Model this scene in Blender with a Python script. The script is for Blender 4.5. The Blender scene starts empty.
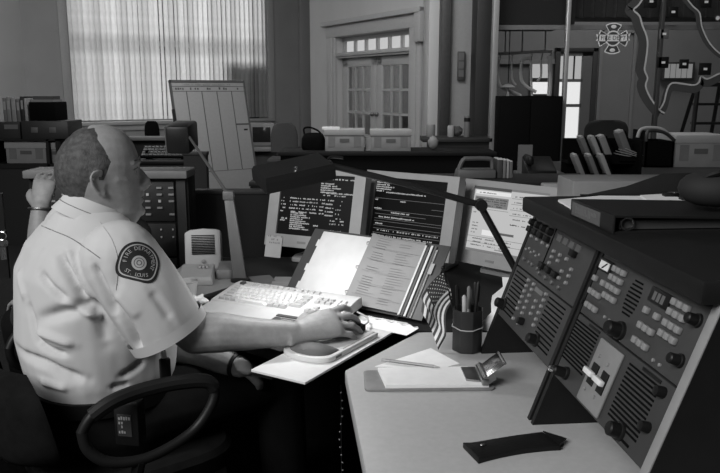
import bpy, bmesh, math, random
import numpy as np
from mathutils import Vector, Matrix, Euler, noise
from mathutils.bvhtree import BVHTree
random.seed(7)
SC = bpy.context.scene
COL = SC.collection
R = math.radians
# ------------------------------------------------------------------ camera
F, PITCH, EYE = 750.0, R(11.1), 1.37
cam = bpy.data.cameras.new('camera'); cam.sensor_width = 36; cam.lens = F/720*36; cam.clip_end = 80
cam_o = bpy.data.objects.new('camera', cam); COL.objects.link(cam_o)
cam_o.location = (0, 0, EYE); cam_o.rotation_euler = (R(90)-PITCH, 0, 0)
SC.camera = cam_o
# ------------------------------------------------------------------ world, lights, exposure
w = bpy.data.worlds.new('world'); SC.world = w; w.use_nodes = True
w.node_tree.nodes['Background'].inputs[0].default_value = (1, 1, 1, 1)
w.node_tree.nodes['Background'].inputs[1].default_value = 0.055
SC.view_settings.view_transform = 'Standard'; SC.view_settings.look = 'None'
SC.view_settings.exposure = 0.0; SC.view_settings.gamma = 1.0
try: SC.view_settings.use_curve_mapping = False
except Exception: pass

def area(name, loc, target, sx, sy, power, spread=180):
    l = bpy.data.lights.new(name, 'AREA'); l.shape = 'RECTANGLE'; l.size = sx; l.size_y = sy; l.energy = power
    l.spread = R(spread)
    o = bpy.data.objects.new(name, l); COL.objects.link(o); o.location = loc
    o.rotation_euler = (Vector(target)-Vector(loc)).to_track_quat('-Z', 'Y').to_euler()
    return o
# unseen soft key light, added behind the camera to the left
area('hall_key_light', (-2.4, -1.1, 3.4), (-0.3, 1.9, 0.8), 2.4, 2.0, 185)
# unseen area lights added to brighten the far half of the hall
area('far_fill_light', (-0.6, 6.8, 4.2), (-0.2, 9.4, 0.9), 2.0, 2.0, 150)
area('far_room_light', (3.6, 10.6, 4.1), (3.6, 10.8, 0), 1.6, 1.6, 45)
area('hall_left_light', (-4.2, 9.0, 4.1), (-4.2, 9.6, 0), 2.0, 2.0, 70)
# daylight outside the blinds
area('daylight_outside', (-5.6, 17.6, 2.6), (-3.2, 13.6, 2.1), 5.0, 3.4, 400)
# unseen light added to brighten the decals on the glass partition
area('partition_fill_light', (2.3, 5.6, 4.2), (3.0, 8.5, 1.6), 1.4, 1.4, 45)

def ray(px, py):
    v = (236.5-py)/F; c, s = math.cos(PITCH), math.sin(PITCH)
    return Vector(((px-360)/F, c+s*v, -s+c*v))
def at(px, py, Y):
    d = ray(px, py); return Vector((0, 0, EYE)) + d*(Y/d.y)
def on(px, py, z):
    d = ray(px, py); return Vector((0, 0, EYE)) + d*((z-EYE)/d.z)
# ------------------------------------------------------------------ materials
MATS = {}
def G(name, v, rough=.6, metal=0., spec=.5, var=0., scale=30., bump=0., bscale=200., trans=0.):
    if name in MATS: return MATS[name]
    m = bpy.data.materials.new(name); m.use_nodes = True; MATS[name] = m
    nt = m.node_tree; b = nt.nodes['Principled BSDF']
    b.inputs['Base Color'].default_value = (v, v, v, 1); b.inputs['Roughness'].default_value = rough
    b.inputs['Metallic'].default_value = metal; b.inputs['Specular IOR Level'].default_value = spec
    tc = nt.nodes.new('ShaderNodeTexCoord')
    nz = nt.nodes.new('ShaderNodeTexNoise'); nz.inputs['Scale'].default_value = scale; nz.inputs['Detail'].default_value = 4
    nt.links.new(tc.outputs['Object'], nz.inputs['Vector'])
    rp = nt.nodes.new('ShaderNodeValToRGB'); vv = max(var, .04)
    lo, hi = v*(1-vv), min(1, v*(1+vv))
    rp.color_ramp.elements[0].color = (lo, lo, lo, 1); rp.color_ramp.elements[1].color = (hi, hi, hi, 1)
    rp.color_ramp.elements[0].position = .3; rp.color_ramp.elements[1].position = .7
    nt.links.new(nz.outputs['Fac'], rp.inputs['Fac']); nt.links.new(rp.outputs['Color'], b.inputs['Base Color'])
    if bump:
        n2 = nt.nodes.new('ShaderNodeTexNoise'); n2.inputs['Scale'].default_value = bscale; n2.inputs['Detail'].default_value = 3
        nt.links.new(tc.outputs['Object'], n2.inputs['Vector'])
        bp = nt.nodes.new('ShaderNodeBump'); bp.inputs['Strength'].default_value = bump; bp.inputs['Distance'].default_value = .004
        nt.links.new(n2.outputs['Fac'], bp.inputs['Height']); nt.links.new(bp.outputs['Normal'], b.inputs['Normal'])
    if trans:
        out = nt.nodes['Material Output']
        t = nt.nodes.new('ShaderNodeBsdfTranslucent'); nt.links.new(rp.outputs['Color'], t.inputs['Color'])
        mx = nt.nodes.new('ShaderNodeMixShader'); mx.inputs[0].default_value = trans
        nt.links.new(b.outputs[0], mx.inputs[1]); nt.links.new(t.outputs[0], mx.inputs[2]); nt.links.new(mx.outputs[0], out.inputs[0])
    return m
def EM(name, v, s=1.):
    if name in MATS: return MATS[name]
    m = bpy.data.materials.new(name); m.use_nodes = True; MATS[name] = m
    nt = m.node_tree; b = nt.nodes['Principled BSDF']
    b.inputs['Base Color'].default_value = (.004, .004, .004, 1); b.inputs['Roughness'].default_value = .35; b.inputs['Specular IOR Level'].default_value = .12
    b.inputs['Emission Color'].default_value = (v, v, v, 1); b.inputs['Emission Strength'].default_value = s
    return m
def GLASS(name, gl=.06):
    if name in MATS: return MATS[name]
    m = bpy.data.materials.new(name); m.use_nodes = True; MATS[name] = m
    nt = m.node_tree; out = nt.nodes['Material Output']; nt.nodes.remove(nt.nodes['Principled BSDF'])
    t = nt.nodes.new('ShaderNodeBsdfTransparent'); t.inputs[0].default_value = (.9, .9, .9, 1)
    g = nt.nodes.new('ShaderNodeBsdfGlossy'); g.inputs['Roughness'].default_value = .03
    mx = nt.nodes.new('ShaderNodeMixShader'); mx.inputs[0].default_value = gl
    nt.links.new(t.outputs[0], mx.inputs[1]); nt.links.new(g.outputs[0], mx.inputs[2]); nt.links.new(mx.outputs[0], out.inputs[0])
    return m
# ------------------------------------------------------------------ mesh helpers
STUFF = {'screen_text', 'screen_rule', 'printed_lines', 'faint_writing', 'label_print', 'spine_print', 'heading_print'}   # print too fine to pick apart
class MB:
    def __init__(s): s.v = []; s.f = []
    def add(s, vs, fs, M=None):
        k = len(s.v)
        s.v += [tuple(M @ Vector(p)) if M is not None else tuple(p) for p in vs]
        s.f += [tuple(i+k for i in f) for f in fs]; return s
    def box(s, x0, x1, y0, y1, z0, z1, M=None):
        return s.add([(x0,y0,z0),(x1,y0,z0),(x1,y1,z0),(x0,y1,z0),(x0,y0,z1),(x1,y0,z1),(x1,y1,z1),(x0,y1,z1)],
                     [(3,2,1,0),(4,5,6,7),(0,1,5,4),(1,2,6,5),(2,3,7,6),(3,0,4,7)], M)
    def cbox(s, c, d, M=None):
        return s.box(c[0]-d[0]/2, c[0]+d[0]/2, c[1]-d[1]/2, c[1]+d[1]/2, c[2]-d[2]/2, c[2]+d[2]/2, M)
    def prism(s, poly, z0, z1, M=None):
        n = len(poly); a = sum(poly[i][0]*poly[(i+1)%n][1]-poly[(i+1)%n][0]*poly[i][1] for i in range(n))
        if a < 0: poly = poly[::-1]
        vs = [(x,y,z0) for x,y in poly]+[(x,y,z1) for x,y in poly]
        return s.add(vs, [tuple(range(n-1,-1,-1)), tuple(range(n,2*n))]+[(i,(i+1)%n,n+(i+1)%n,n+i) for i in range(n)], M)
    def loft(s, rings, cap=True, closed=True, M=None):
        n = len(rings[0]); vs = [p for r in rings for p in r]; fs = []
        for k in range(len(rings)-1):
            for i in range(n if closed else n-1):
                j = (i+1) % n; fs.append((k*n+i, k*n+j, (k+1)*n+j, (k+1)*n+i))
        if cap and closed: fs += [tuple(range(n-1,-1,-1)), tuple((len(rings)-1)*n+i for i in range(n))]
        return s.add(vs, fs, M)
    def tube(s, pts, r, seg=8, cap=True, M=None, flat=1., up=(0,0,1), closed=False):
        pts = [Vector(p) for p in pts]; rings = []; n = len(pts)
        rs = r if isinstance(r, (list, tuple)) else [r]*n
        prev = None
        for i, p in enumerate(pts):
            if closed: t = pts[(i+1) % n]-pts[i-1]
            else: t = pts[min(i+1, n-1)]-pts[max(i-1, 0)]
            t.normalize()
            if prev is None:
                u = Vector(up); u = u-t*u.dot(t)
                if u.length < 1e-4: u = Vector((1,0,0)); u = u-t*u.dot(t)
            else: u = prev-t*prev.dot(t)
            u.normalize(); prev = u; q = t.cross(u)
            rings.append([p+(q*math.cos(2*math.pi*k/seg)+u*flat*math.sin(2*math.pi*k/seg))*rs[i] for k in range(seg)])
        if closed: return s.loft(rings+[rings[0]], cap=False, M=M)
        return s.loft(rings, cap=cap, M=M)
    def lathe(s, prof, seg=20, M=None, cap=True):
        return s.loft([[(r*math.cos(2*math.pi*k/seg), r*math.sin(2*math.pi*k/seg), z) for k in range(seg)] for r, z in prof], cap=cap, M=M)
    def ball(s, c, r, seg=12, rows=8, M=None):
        r = r if isinstance(r, (tuple, list)) else (r, r, r)
        return s.loft([[(c[0]+r[0]*math.sin(a)*math.cos(2*math.pi*k/seg), c[1]+r[1]*math.sin(a)*math.sin(2*math.pi*k/seg), c[2]-r[2]*math.cos(a)) for k in range(seg)]
                       for a in [max(.04, min(math.pi-.04, math.pi*i/rows)) for i in range(rows+1)]], M=M)
    def quad(s, a, b, c, d): return s.add([a, b, c, d], [(0,1,2,3)])
    def mesh(s, name, bevel=0., smooth=None, seg=2):
        me = bpy.data.meshes.new(name); me.from_pydata(s.v, [], s.f)
        bm = bmesh.new(); bm.from_mesh(me); bmesh.ops.recalc_face_normals(bm, faces=bm.faces)
        if bevel:
            es = [e for e in bm.edges if len(e.link_faces) == 2 and e.calc_face_angle(0) > .5]
            bmesh.ops.bevel(bm, geom=es, offset=bevel, segments=seg, profile=.5, affect='EDGES', clamp_overlap=True)
        bm.to_mesh(me); bm.free()
        if smooth is None: smooth = 35
        if smooth:
            me.polygons.foreach_set('use_smooth', [True]*len(me.polygons))
            try: me.set_sharp_from_angle(angle=R(smooth))
            except Exception: pass
        return me
    def build(s, name, mat, parent=None, bevel=0., smooth=None, M=None, label=None, seg=2):
        o = link(name, s.mesh(name, bevel, smooth, seg), mat, parent, M, label)
        if name in STUFF: o['kind'] = 'stuff'
        return o
def link(name, me, mat, parent=None, M=None, label=None):
    if mat is not None:
        me.materials.clear(); me.materials.append(mat)
    o = bpy.data.objects.new(name, me); COL.objects.link(o)
    if parent: o.parent = parent
    if M is not None: o.matrix_local = M
    if label: o['label'] = label
    return o
def tag(o, label=None, cat=None, group=None, kind=None):
    if label: o['label'] = label
    if cat: o['category'] = cat
    if group: o['group'] = group
    if kind: o['kind'] = kind
    return o
def thing(name, label, cat, loc=(0,0,0), rz=0., group=None, rot=None):
    o = bpy.data.objects.new(name, None); COL.objects.link(o); o.empty_display_size = .05
    o.location = loc; o.rotation_euler = rot if rot is not None else (0, 0, rz)
    return tag(o, label, cat, group)
def struct(name, mb, mat, bevel=0., parent=None, smooth=None):
    o = mb.build(name, mat, parent, bevel, smooth)
    if not parent: o['kind'] = 'structure'
    return o
def clone(root, loc=None, rz=None, label=None):
    def rec(o, p):
        c = o.copy(); COL.objects.link(c); c.parent = p
        for ch in o.children: rec(ch, c)
        return c
    r = rec(root, None)
    if loc is not None: r.location = loc
    if rz is not None: r.rotation_euler = (0, 0, rz)
    if label: r['label'] = label
    return r
T = Matrix.Translation
def RX(a): return Matrix.Rotation(a, 4, 'X')
def RY(a): return Matrix.Rotation(a, 4, 'Y')
def RZ(a): return Matrix.Rotation(a, 4, 'Z')
def ev(o):
    dg = bpy.context.evaluated_depsgraph_get(); dg.update()
    return bpy.data.meshes.new_from_object(o.evaluated_get(dg))
def fuse(mb, voxel=.004, smooth_it=4, fac=.5):
    me = bpy.data.meshes.new('tmp'); me.from_pydata(mb.v, [], mb.f)
    bm = bmesh.new(); bm.from_mesh(me); bmesh.ops.recalc_face_normals(bm, faces=bm.faces); bm.to_mesh(me); bm.free()
    o = bpy.data.objects.new('tmp', me); COL.objects.link(o)
    r = o.modifiers.new('r', 'REMESH'); r.mode = 'VOXEL'; r.voxel_size = voxel
    s = o.modifiers.new('s', 'SMOOTH'); s.iterations = smooth_it; s.factor = fac
    out = ev(o); bpy.data.objects.remove(o)
    out.polygons.foreach_set('use_smooth', [True]*len(out.polygons))
    return out
def spline(pts, n=6):
    P = [Vector(p) for p in pts]; out = []
    for i in range(len(P)-1):
        p0 = P[max(i-1, 0)]; p1 = P[i]; p2 = P[i+1]; p3 = P[min(i+2, len(P)-1)]
        for k in range(n):
            t = k/n
            out.append(.5*((2*p1)+(p2-p0)*t+(2*p0-5*p1+4*p2-p3)*t*t+(3*p1-p0-3*p2+p3)*t**3))
    out.append(P[-1]); return out
def lerp_list(rs, n=6):
    out = []
    for i in range(len(rs)-1):
        for k in range(n): out.append(rs[i]+(rs[i+1]-rs[i])*k/n)
    out.append(rs[-1]); return out
def text2d(txt, size, align='CENTER', ext=0.):
    c = bpy.data.curves.new('t', 'FONT'); c.body = txt; c.size = size; c.align_x = align; c.align_y = 'CENTER'; c.resolution_u = 2
    c.extrude = ext
    o = bpy.data.objects.new('t', c); COL.objects.link(o)
    me = ev(o); bpy.data.objects.remove(o)
    vs = [tuple(v.co) for v in me.vertices]; fs = [tuple(p.vertices) for p in me.polygons]
    return vs, fs
def plane_hit(px, py, P0, d):
    # ray against the vertical plane through P0 with horizontal direction d -> (s along d, z)
    n = Vector((-d.y, d.x, 0)); r = ray(px, py); C = Vector((0,0,EYE))
    q = C + r*((P0-C).dot(n)/r.dot(n)); return (q-P0).dot(d), q.z
def frame2(P0, d):
    # local x along d, y away from camera, z up, origin at floor under P0
    return T((P0.x, P0.y, 0)) @ RZ(math.atan2(d.y, d.x))

# materials used all over
black = G('black_plastic', .008, .45, spec=.25)
black2 = G('matt_black', .004, .85, spec=.06)
dkgrey = G('dark_grey_plastic', .03, .55, var=.1)
beige = G('beige_plastic', .34, .5)
white = G('white_plastic', .74, .45)
paper = G('paper', .8, .8, var=.02, spec=.2)
chrome = G('chrome', .7, .18, metal=1.)
steel = G('brushed_steel', .35, .35, metal=1.)
# ================================================================== ROOM
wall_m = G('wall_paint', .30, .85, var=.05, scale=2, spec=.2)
trim_m = G('painted_trim', .36, .6, var=.04)
dark_trim = G('dark_wood_trim', .03, .5, var=.2)
struct('floor', MB().box(-9, 7, -1, 19, -.1, 0), G('floor_carpet', .02, .95, var=.25, scale=60, spec=.1))
struct('ceiling', MB().box(-9, 7, 4.5, 19, 4.3, 4.4), G('ceiling_paint', .5, .9))
# ---- window wall
a = at(75, 121, 13.2); b = at(268, 121, 15.3); a.z = b.z = 0
dW = (b-a).normalized(); LW = (b-a).length; MW = frame2(a, dW)
ZS, ZT = .80, 3.7
corner_s = plane_hit(27, 100, a, dW)[0]
end_s = plane_hit(317, 100, a, dW)[0]
wb = MB()
wb.box(corner_s, 0, 0, .44, 0, 4.3, MW).box(LW, end_s, 0, .44, 0, 4.3, MW).box(0, LW, 0, .44, 0, ZS, MW).box(0, LW, 0, .44, ZT, 4.3, MW)
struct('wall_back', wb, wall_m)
struct('trim_1', MB().box(-.12, LW+.12, -.09, 0, ZS-.06, ZS, MW).box(-.06, LW+.06, -.04, 0, ZS-.16, ZS-.06, MW), trim_m, .01)
struct('trim_2', MB().box(-.16, -.02, -.03, 0, ZS, 4.2, MW), trim_m, .008)
struct('trim_3', MB().box(LW+.02, LW+.16, -.03, 0, ZS, 4.2, MW), trim_m, .008)
ps = plane_hit(299, 100, a, dW)[0]
struct('trim_4', MB().box(ps, end_s, -.12, 0, 0, 4.3, MW), wall_m, .01)
struct('baseboard_back', MB().box(corner_s, ps, -.03, 0, 0, .2, MW), dark_trim)
# window: frame, sashes, panes
win = bpy.data.objects.new('window_1', None); COL.objects.link(win); win.matrix_world = MW; win['kind'] = 'structure'
fr = MB().box(0, .07, .30, .42, ZS, ZT).box(LW-.07, LW, .30, .42, ZS, ZT).box(0, LW, .30, .42, ZS, ZS+.07).box(0, LW, .30, .42, ZT-.07, ZT)
fr.build('window_frame', trim_m, win)
MB().box(.07, LW-.07, .31, .40, 2.16, 2.25).build('meeting_rail', trim_m, win)
for x0, x1 in ((.07, LW-.07),):
    for z0, z1 in ((ZS+.07, 2.16), (2.25, ZT-.07)):
        MB().box(x0, x1, .355, .362, z0, z1).build('pane', GLASS('window_glass'), win)
# unseen panel added behind the blinds to shade their lower right
MB().box(2.86, LW-.07, .25, .28, ZS+.0, 1.90).build('blocking_panel', G('blocking_board', .04, .9), win)
# vertical blinds
bl = thing('vertical_blinds', 'drawn pale vertical slat blinds glowing with daylight over the tall window', 'blinds', MW.to_translation(), MW.to_euler().z)
slat_m = G('blind_fabric', .62, .8, var=.1, scale=7, trans=.6, spec=.1)
n = 40; pitch = (LW+.04)/n
sv = MB()
prof = [(-.06, 0), (-.03, -.008), (0, -.011), (.03, -.008), (.06, 0)]
sv.add([(x, y, z) for z in (ZS+.03, ZT-.08) for x, y in prof], [(i, i+1, i+6, i+5) for i in range(4)])
sl_mes = []
for k_, v_ in enumerate((.62, .52, .70)):  # lighter and darker fabric stands in for light varying with slat angle
    sl_me = sv.mesh('slat'); sl_me.materials.append(G('blind_fabric' if k_ == 0 else 'blind_fabric_%d' % k_, v_, .8, var=.1, scale=7, trans=.6, spec=.1)); sl_mes.append(sl_me)
for i in range(n):
    o = bpy.data.objects.new('slat', sl_mes[(i*7+i*i//3) % 3]); COL.objects.link(o); o.parent = bl
    o.location = (pitch*(i+.5)-.02, .03, 0); o.rotation_euler = (0, 0, R(24+random.uniform(-17, 17)))
MB().box(-.02, LW+.02, 0, .07, ZT-.08, ZT).build('head_rail', trim_m, bl)
# ---- left wall
cw = MW @ Vector((corner_s, 0, 0)); dl = Vector((-.25, -1, 0)).normalized(); ML = frame2(cw, dl)
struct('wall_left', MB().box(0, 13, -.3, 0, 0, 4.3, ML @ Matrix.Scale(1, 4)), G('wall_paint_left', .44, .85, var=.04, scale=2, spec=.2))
struct('baseboard_left', MB().box(0, 13, 0, .03, 0, .2, ML), dark_trim)
# ---- french door wall
A = at(335, 58, 12.6); Bq = at(411, 52, 10.65); A.z = Bq.z = 0
dD = (Bq-A).normalized(); MD = frame2(A, dD)
def hd(px, py): return plane_hit(px, py, A, dD)
s_l = hd(337, 60)[0]; s_r = hd(411.5, 60)[0]; z_bar = hd(373, 54)[1]; z_tt = hd(373, 33)[1]
s_c0 = hd(318, 60)[0]; s_c1 = hd(430, 60)[0]
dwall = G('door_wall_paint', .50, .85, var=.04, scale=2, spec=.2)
dtrim = G('door_trim_paint', .40, .55, var=.03)
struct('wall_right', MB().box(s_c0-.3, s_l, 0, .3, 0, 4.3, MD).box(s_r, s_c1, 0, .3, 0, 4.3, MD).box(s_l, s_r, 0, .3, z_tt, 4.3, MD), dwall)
struct('trim_5', MB().box(s_l-.28, s_l, -.05, 0, 0, z_tt+.02, MD).box(s_l-.20, s_l-.05, -.07, -.05, 0, z_tt, MD)
       .box(s_r, s_r+.28, -.05, 0, 0, z_tt+.02, MD).box(s_r+.05, s_r+.2, -.07, -.05, 0, z_tt, MD)
       .box(s_l-.28, s_r+.28, -.06, 0, z_tt, z_tt+.18, MD).box(s_l-.34, s_r+.36, -.13, 0, z_tt+.18, z_tt+.25, MD)
       .box(s_r+.22, s_r+.36, -.12, 0, z_tt-.2, z_tt+.25, MD), dtrim, .012)
dr = bpy.data.objects.new('door_1', None); COL.objects.link(dr); dr.matrix_world = MD; dr['kind'] = 'structure'
MB().box(s_l, s_r, .0, .14, z_bar-.03, z_bar+.06).box(s_l, s_r, -.03, .0, z_bar, z_bar+.05).build('transom_bar', dtrim, dr, .008)
W = s_r-s_l
MB().box(s_l, s_r, .1, .14, z_tt-.07, z_tt).box(s_l, s_l+.09, .1, .14, z_bar, z_tt).box(s_r-.05, s_r, .1, .14, z_bar, z_tt).build('transom_frame', dtrim, dr)
lit = EM('lit_transom_glass', .62, .85)
n = 6
for i in range(n):
    x0 = s_l+.09+(W-.14)/n*i; x1 = x0+(W-.14)/n
    if i: MB().box(x0-.035, x0+.035, .09, .14, z_bar, z_tt-.07).build('muntin', dtrim, dr)
    MB().box(x0+.03, x1-.03, .12, .13, z_bar+.06, z_tt-.07).build('pane', lit, dr)
for side in (0, 1):
    x0 = s_l+.02+side*(W/2-.02); x1 = x0+W/2-.03
    d = MB().box(x0, x0+.17, .09, .14, 0, z_bar-.03).box(x1-.17, x1, .09, .14, 0, z_bar-.03).box(x0, x1, .09, .14, 0, .3).box(x0, x1, .09, .14, z_bar-.17, z_bar-.03)
    leaf = d.build('door_leaf', dtrim, dr, .01)
    gx0, gx1, gz0, gz1 = x0+.17, x1-.17, .3, z_bar-.17
    for k in range(1, 3):
        MB().box(gx0+(gx1-gx0)*k/3-.018, gx0+(gx1-gx0)*k/3+.018, .1, .135, gz0, gz1).build('muntin', dtrim, leaf)
    for k in range(1, 4):
        MB().box(gx0, gx1, .1, .135, gz0+(gz1-gz0)*k/4-.018, gz0+(gz1-gz0)*k/4+.018).build('muntin', dtrim, leaf)
    MB().box(gx0, gx1, .115, .12, gz0, gz1).build('pane', GLASS('door_glass', .1), leaf)
    MB().ball((x1-.06 if side == 0 else x0+.06, .06, 1.0), .035).build('door_knob', steel, leaf)
# vestibule beyond the french door, with one lit pale curtain strip
vm = MD
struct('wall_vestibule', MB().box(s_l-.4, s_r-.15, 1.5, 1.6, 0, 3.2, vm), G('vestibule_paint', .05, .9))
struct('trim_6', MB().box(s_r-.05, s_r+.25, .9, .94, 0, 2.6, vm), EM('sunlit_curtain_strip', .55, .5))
# ---- pilaster and wall panel between the french door and the glass partition
pe = MD @ Vector((s_c1, 0, 0)); Yp = 9.2
def xa(px, Y): return (px-360)/F*(Y*math.cos(PITCH)+.0)   # lateral position of a column at eye level
def colm(px, Y): return at(px, 89, Y).x
struct('trim_7', MB().box(colm(428, 9.5), colm(441, 9.5), 9.5, 10.6, 0, 4.3), dwall, .01)
struct('trim_8', MB().box(colm(440.5, 9.2), colm(450, 9.2), 9.2, 9.9, 0, 4.3), dark_trim, .01)
struct('wall_panel', MB().box(colm(450, 9.3), colm(476, 9.3), 9.3, 9.5, 0, 4.3), G('panel_paint', .26, .8, var=.04), .0)
struct('trim_9', MB().box(colm(475, 8.9), colm(490.5, 8.9), 8.9, 9.5, 0, 4.3), G('dark_column', .018, .6), .01)
p = at(461, 66, 9.28)
pl = thing('wall_phone', 'narrow dark plate fixed to the grey wall panel beside the dark column', 'wall plate', p)
MB().box(-.045, .045, -.03, .01, -.17, .17).build('back_plate', G('wall_plate_dark', .05, .5), pl, .006)
for k in range(3): MB().box(-.03, .03, -.037, -.028, -.13+k*.1, -.05+k*.1).build('button_panel', G('wall_plate_mid', .10, .5), pl)

# ================================================================== GLASS PARTITION AND THE ROOM BEYOND
YG = 8.5
xg = lambda px: colm(px, YG)
struct('trim_10', MB().box(xg(490.5), xg(496), YG-.05, YG+.08, 0, 4.3), G('partition_frame', .30, .4, metal=.3), .006)
struct('trim_11', MB().box(xg(562.6), xg(566.4), YG-.04, YG+.04, 0, 4.3), G('partition_post', .55, .3, metal=.6), .008)
struct('trim_12', MB().box(xg(655), xg(658.6), YG-.04, YG+.04, 0, 4.3), G('partition_mullion', .05, .4), .006)
gp = MB().box(xg(496), xg(562.6), YG-.004, YG+.004, 0, 4.2).box(xg(566.4), xg(655), YG-.004, YG+.004, 0, 4.2).box(xg(658.6), xg(740), YG-.004, YG+.004, 0, 4.2)
struct('window_2', gp, GLASS('partition_glass', .03))
# beyond: back wall with a glazed door, header soffit
YB = 12.5
bw = G('far_room_paint', .32, .85, var=.04, scale=2, spec=.2)
xb = lambda px: colm(px, YB)
zb = lambda py: at(560, py, YB).z
struct('wall_far', MB().box(xb(440), xb(530), YB, YB+.2, 0, 4.3).box(xb(530), xb(552), YB, YB+.2, 0, zb(95)).box(xb(530), xb(552), YB, YB+.2, zb(61), 4.3)
       .box(xb(552), xb(558), YB, YB+.2, 0, 4.3).box(xb(558), xb(582), YB, YB+.2, zb(56), 4.3).box(xb(582), xb(760), YB, YB+.2, 0, 4.3), bw)
struct('trim_13', MB().box(xb(490), xb(553), YB-.05, YB, zb(64), zb(59)), trim_m)
so = at(499, 25, 8.75).z
struct('trim_14', MB().box(colm(495, 8.7), colm(570, 8.7), 8.65, 9.7, so, 4.3), G('soffit_dark', .012, .8))
struct('trim_15', MB().box(colm(566, 8.9), colm(740, 8.9), 8.85, 9.4, at(600, 18, 8.9).z, 4.3), G('soffit_slatted', .05, .8, var=.3))
for k in range(14):
    px = 568+k*11
    MB().box(colm(px, 8.84), colm(px+7, 8.84), 8.83, 8.85, at(600, 17.5, 8.9).z, 4.2).build('soffit_board', G('soffit_board', .035, .8), bpy.data.objects['trim_15'])
struct('trim_16', MB().box(colm(495, 8.64), colm(740, 8.64), 8.62, 8.66, so-.06, so-.01), G('soffit_edge', .25, .6))
struct('baseboard_far', MB().box(xb(582), xb(700), YB-.02, YB, 0, .2), dark_trim)
d2 = bpy.data.objects.new('door_2', None); COL.objects.link(d2); d2['kind'] = 'structure'
dkf = G('far_door_frame', .06, .6); skyl = EM('daylit_pane', .95, 1.1); skyl2 = EM('daylit_pane_upper', .62, .85)
MB().box(xb(553), xb(558), YB-.08, YB+.1, 0, zb(48)).box(xb(590), xb(595), YB-.08, YB+.0, 0, zb(48)).box(xb(553), xb(595), YB-.08, YB+.0, zb(52), zb(48)).build('door_frame', dkf, d2, .005)
MB().box(xb(580), xb(590), YB-.05, YB, 0, zb(52)).box(xb(558), xb(590), YB-.05, YB, zb(56), zb(52)).box(xb(558), xb(581), YB-.05, YB, zb(82), zb(79)).box(xb(558), xb(581), YB-.05, YB, zb(107), zb(104)).box(xb(558), xb(581), YB-.05, YB, 0, zb(150)).build('door_leaf', G('far_door_paint', .22, .6), d2)
for y0, y1, mm in ((56, 79, skyl2), (82, 104, skyl), (107, 150, skyl)):
    f = MB().box(xb(558), xb(580.5), YB+.02, YB+.03, zb(y1), zb(y0)).build('pane', mm, d2)
    if mm is skyl2:
        for k in (1, 2): MB().box(xb(558+k*7.5)-.012, xb(558+k*7.5)+.012, YB, YB+.02, zb(y1), zb(y0)).build('muntin', dkf, f)
w3 = bpy.data.objects.new('window_3', None); COL.objects.link(w3); w3['kind'] = 'structure'
MB().box(xb(530), xb(552), YB-.03, YB+.02, zb(63), zb(60)).box(xb(530), xb(552), YB-.03, YB+.02, zb(82), zb(78)).box(xb(530), xb(552), YB-.03, YB+.02, zb(97), zb(94)).box(xb(550.5), xb(552.5), YB-.03, YB+.02, zb(97), zb(60)).box(xb(529), xb(531), YB-.03, YB+.02, zb(97), zb(60)).build('window_frame', dkf, w3)
MB().box(xb(531), xb(550.5), YB+.05, YB+.06, zb(79), zb(63)).build('pane', skyl2, w3)
MB().box(xb(531), xb(550.5), YB+.05, YB+.06, zb(94), zb(82)).build('pane', skyl, w3)
# door-like raised panel on the far wall
struct('trim_17', MB().box(xb(597), xb(600), YB-.04, YB, zb(150), zb(30)).box(xb(630), xb(633), YB-.04, YB, zb(150), zb(30)).box(xb(597), xb(633), YB-.04, YB, zb(33), zb(30)), G('far_panel_trim', .36, .7))
# bright louvred window far right
lw_ = thing('louvred_window', 'small bright louvred window seen through the glass between two black tags', 'window', at(678, 71, 12.4))
MB().box(-.26, .26, -.02, .11, -.14, .14).build('frame', dkf, lw_)
for k in range(5): MB().box(-.22+k*.09, -.15+k*.09, -.05, -.02, -.11, .11).build('slat', EM('louvre_light', .5, .5), lw_)
# decals on the glass: maltese cross emblem and district map
em = thing('fire_emblem', 'round cross emblem decal with a FIRE DEPT banner on the glass partition', 'decal', at(613, 38.5, YG-.012), 0)
dec = G('decal_silver', .72, .5); decd = G('decal_dark', .05, .6)
RXU = RX(R(90))
def ring(r0, r1, t, a0=0, a1=360, n=32):
    m = MB(); rs = []
    for i in range(n+1):
        a_ = R(a0+(a1-a0)*i/n); c_, s_ = math.cos(a_), math.sin(a_)
        rs.append([(r0*c_, -t, r0*s_), (r1*c_, -t, r1*s_), (r1*c_, 0, r1*s_), (r0*c_, 0, r0*s_)])
    return m.loft(rs, cap=True)
for k in range(4):
    m = ring(.085, .16, .003, k*90+90-30, k*90+90+30, 10); m.build('cross_arm', decd, em)
    m = ring(.155, .168, .004, k*90+90-31, k*90+90+31, 10)
    m.add(*zip(*[]) if False else ([], [])); m.build('arm_border', dec, em)
    for s_ in (-1, 1):
        a_ = R(k*90+90+s_*31)
        MB().tube([(.08*math.cos(a_), -.002, .08*math.sin(a_)), (.165*math.cos(a_), -.002, .165*math.sin(a_))], .005, 4).build('arm_border', dec, em)
ring(.07, .085, .004).build('inner_ring', dec, em)
ring(.0, .07, .002).build('center_disc', decd, em)
MB().prism([(-.19, -.025), (-.17, 0.0), (-.19, .045), (-.12, .04), (.12, .04), (.19, .055), (.17, .01), (.19, -.02), (.12, -.03), (-.12, -.03)], 0, .004, RXU).build('banner', dec, em)
vs, fs = text2d('FIRE DEPT', .062)
MB().add(vs, fs, T((0, -.006, .005)) @ RXU).build('banner_lettering', decd, em)
for s_, t_ in ((1, .125), (-1, -.125)):
    MB().ball((0, -.004, t_), (.03, .003, .02)).build('arm_mark', dec, em)
mp = thing('district_map', 'large outline map decal of winding grey border bands on the glass at right', 'decal', at(655, 60, YG-.012))
def dpt(px, py): return at(px, py, YG-.012)-mp.location
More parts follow.
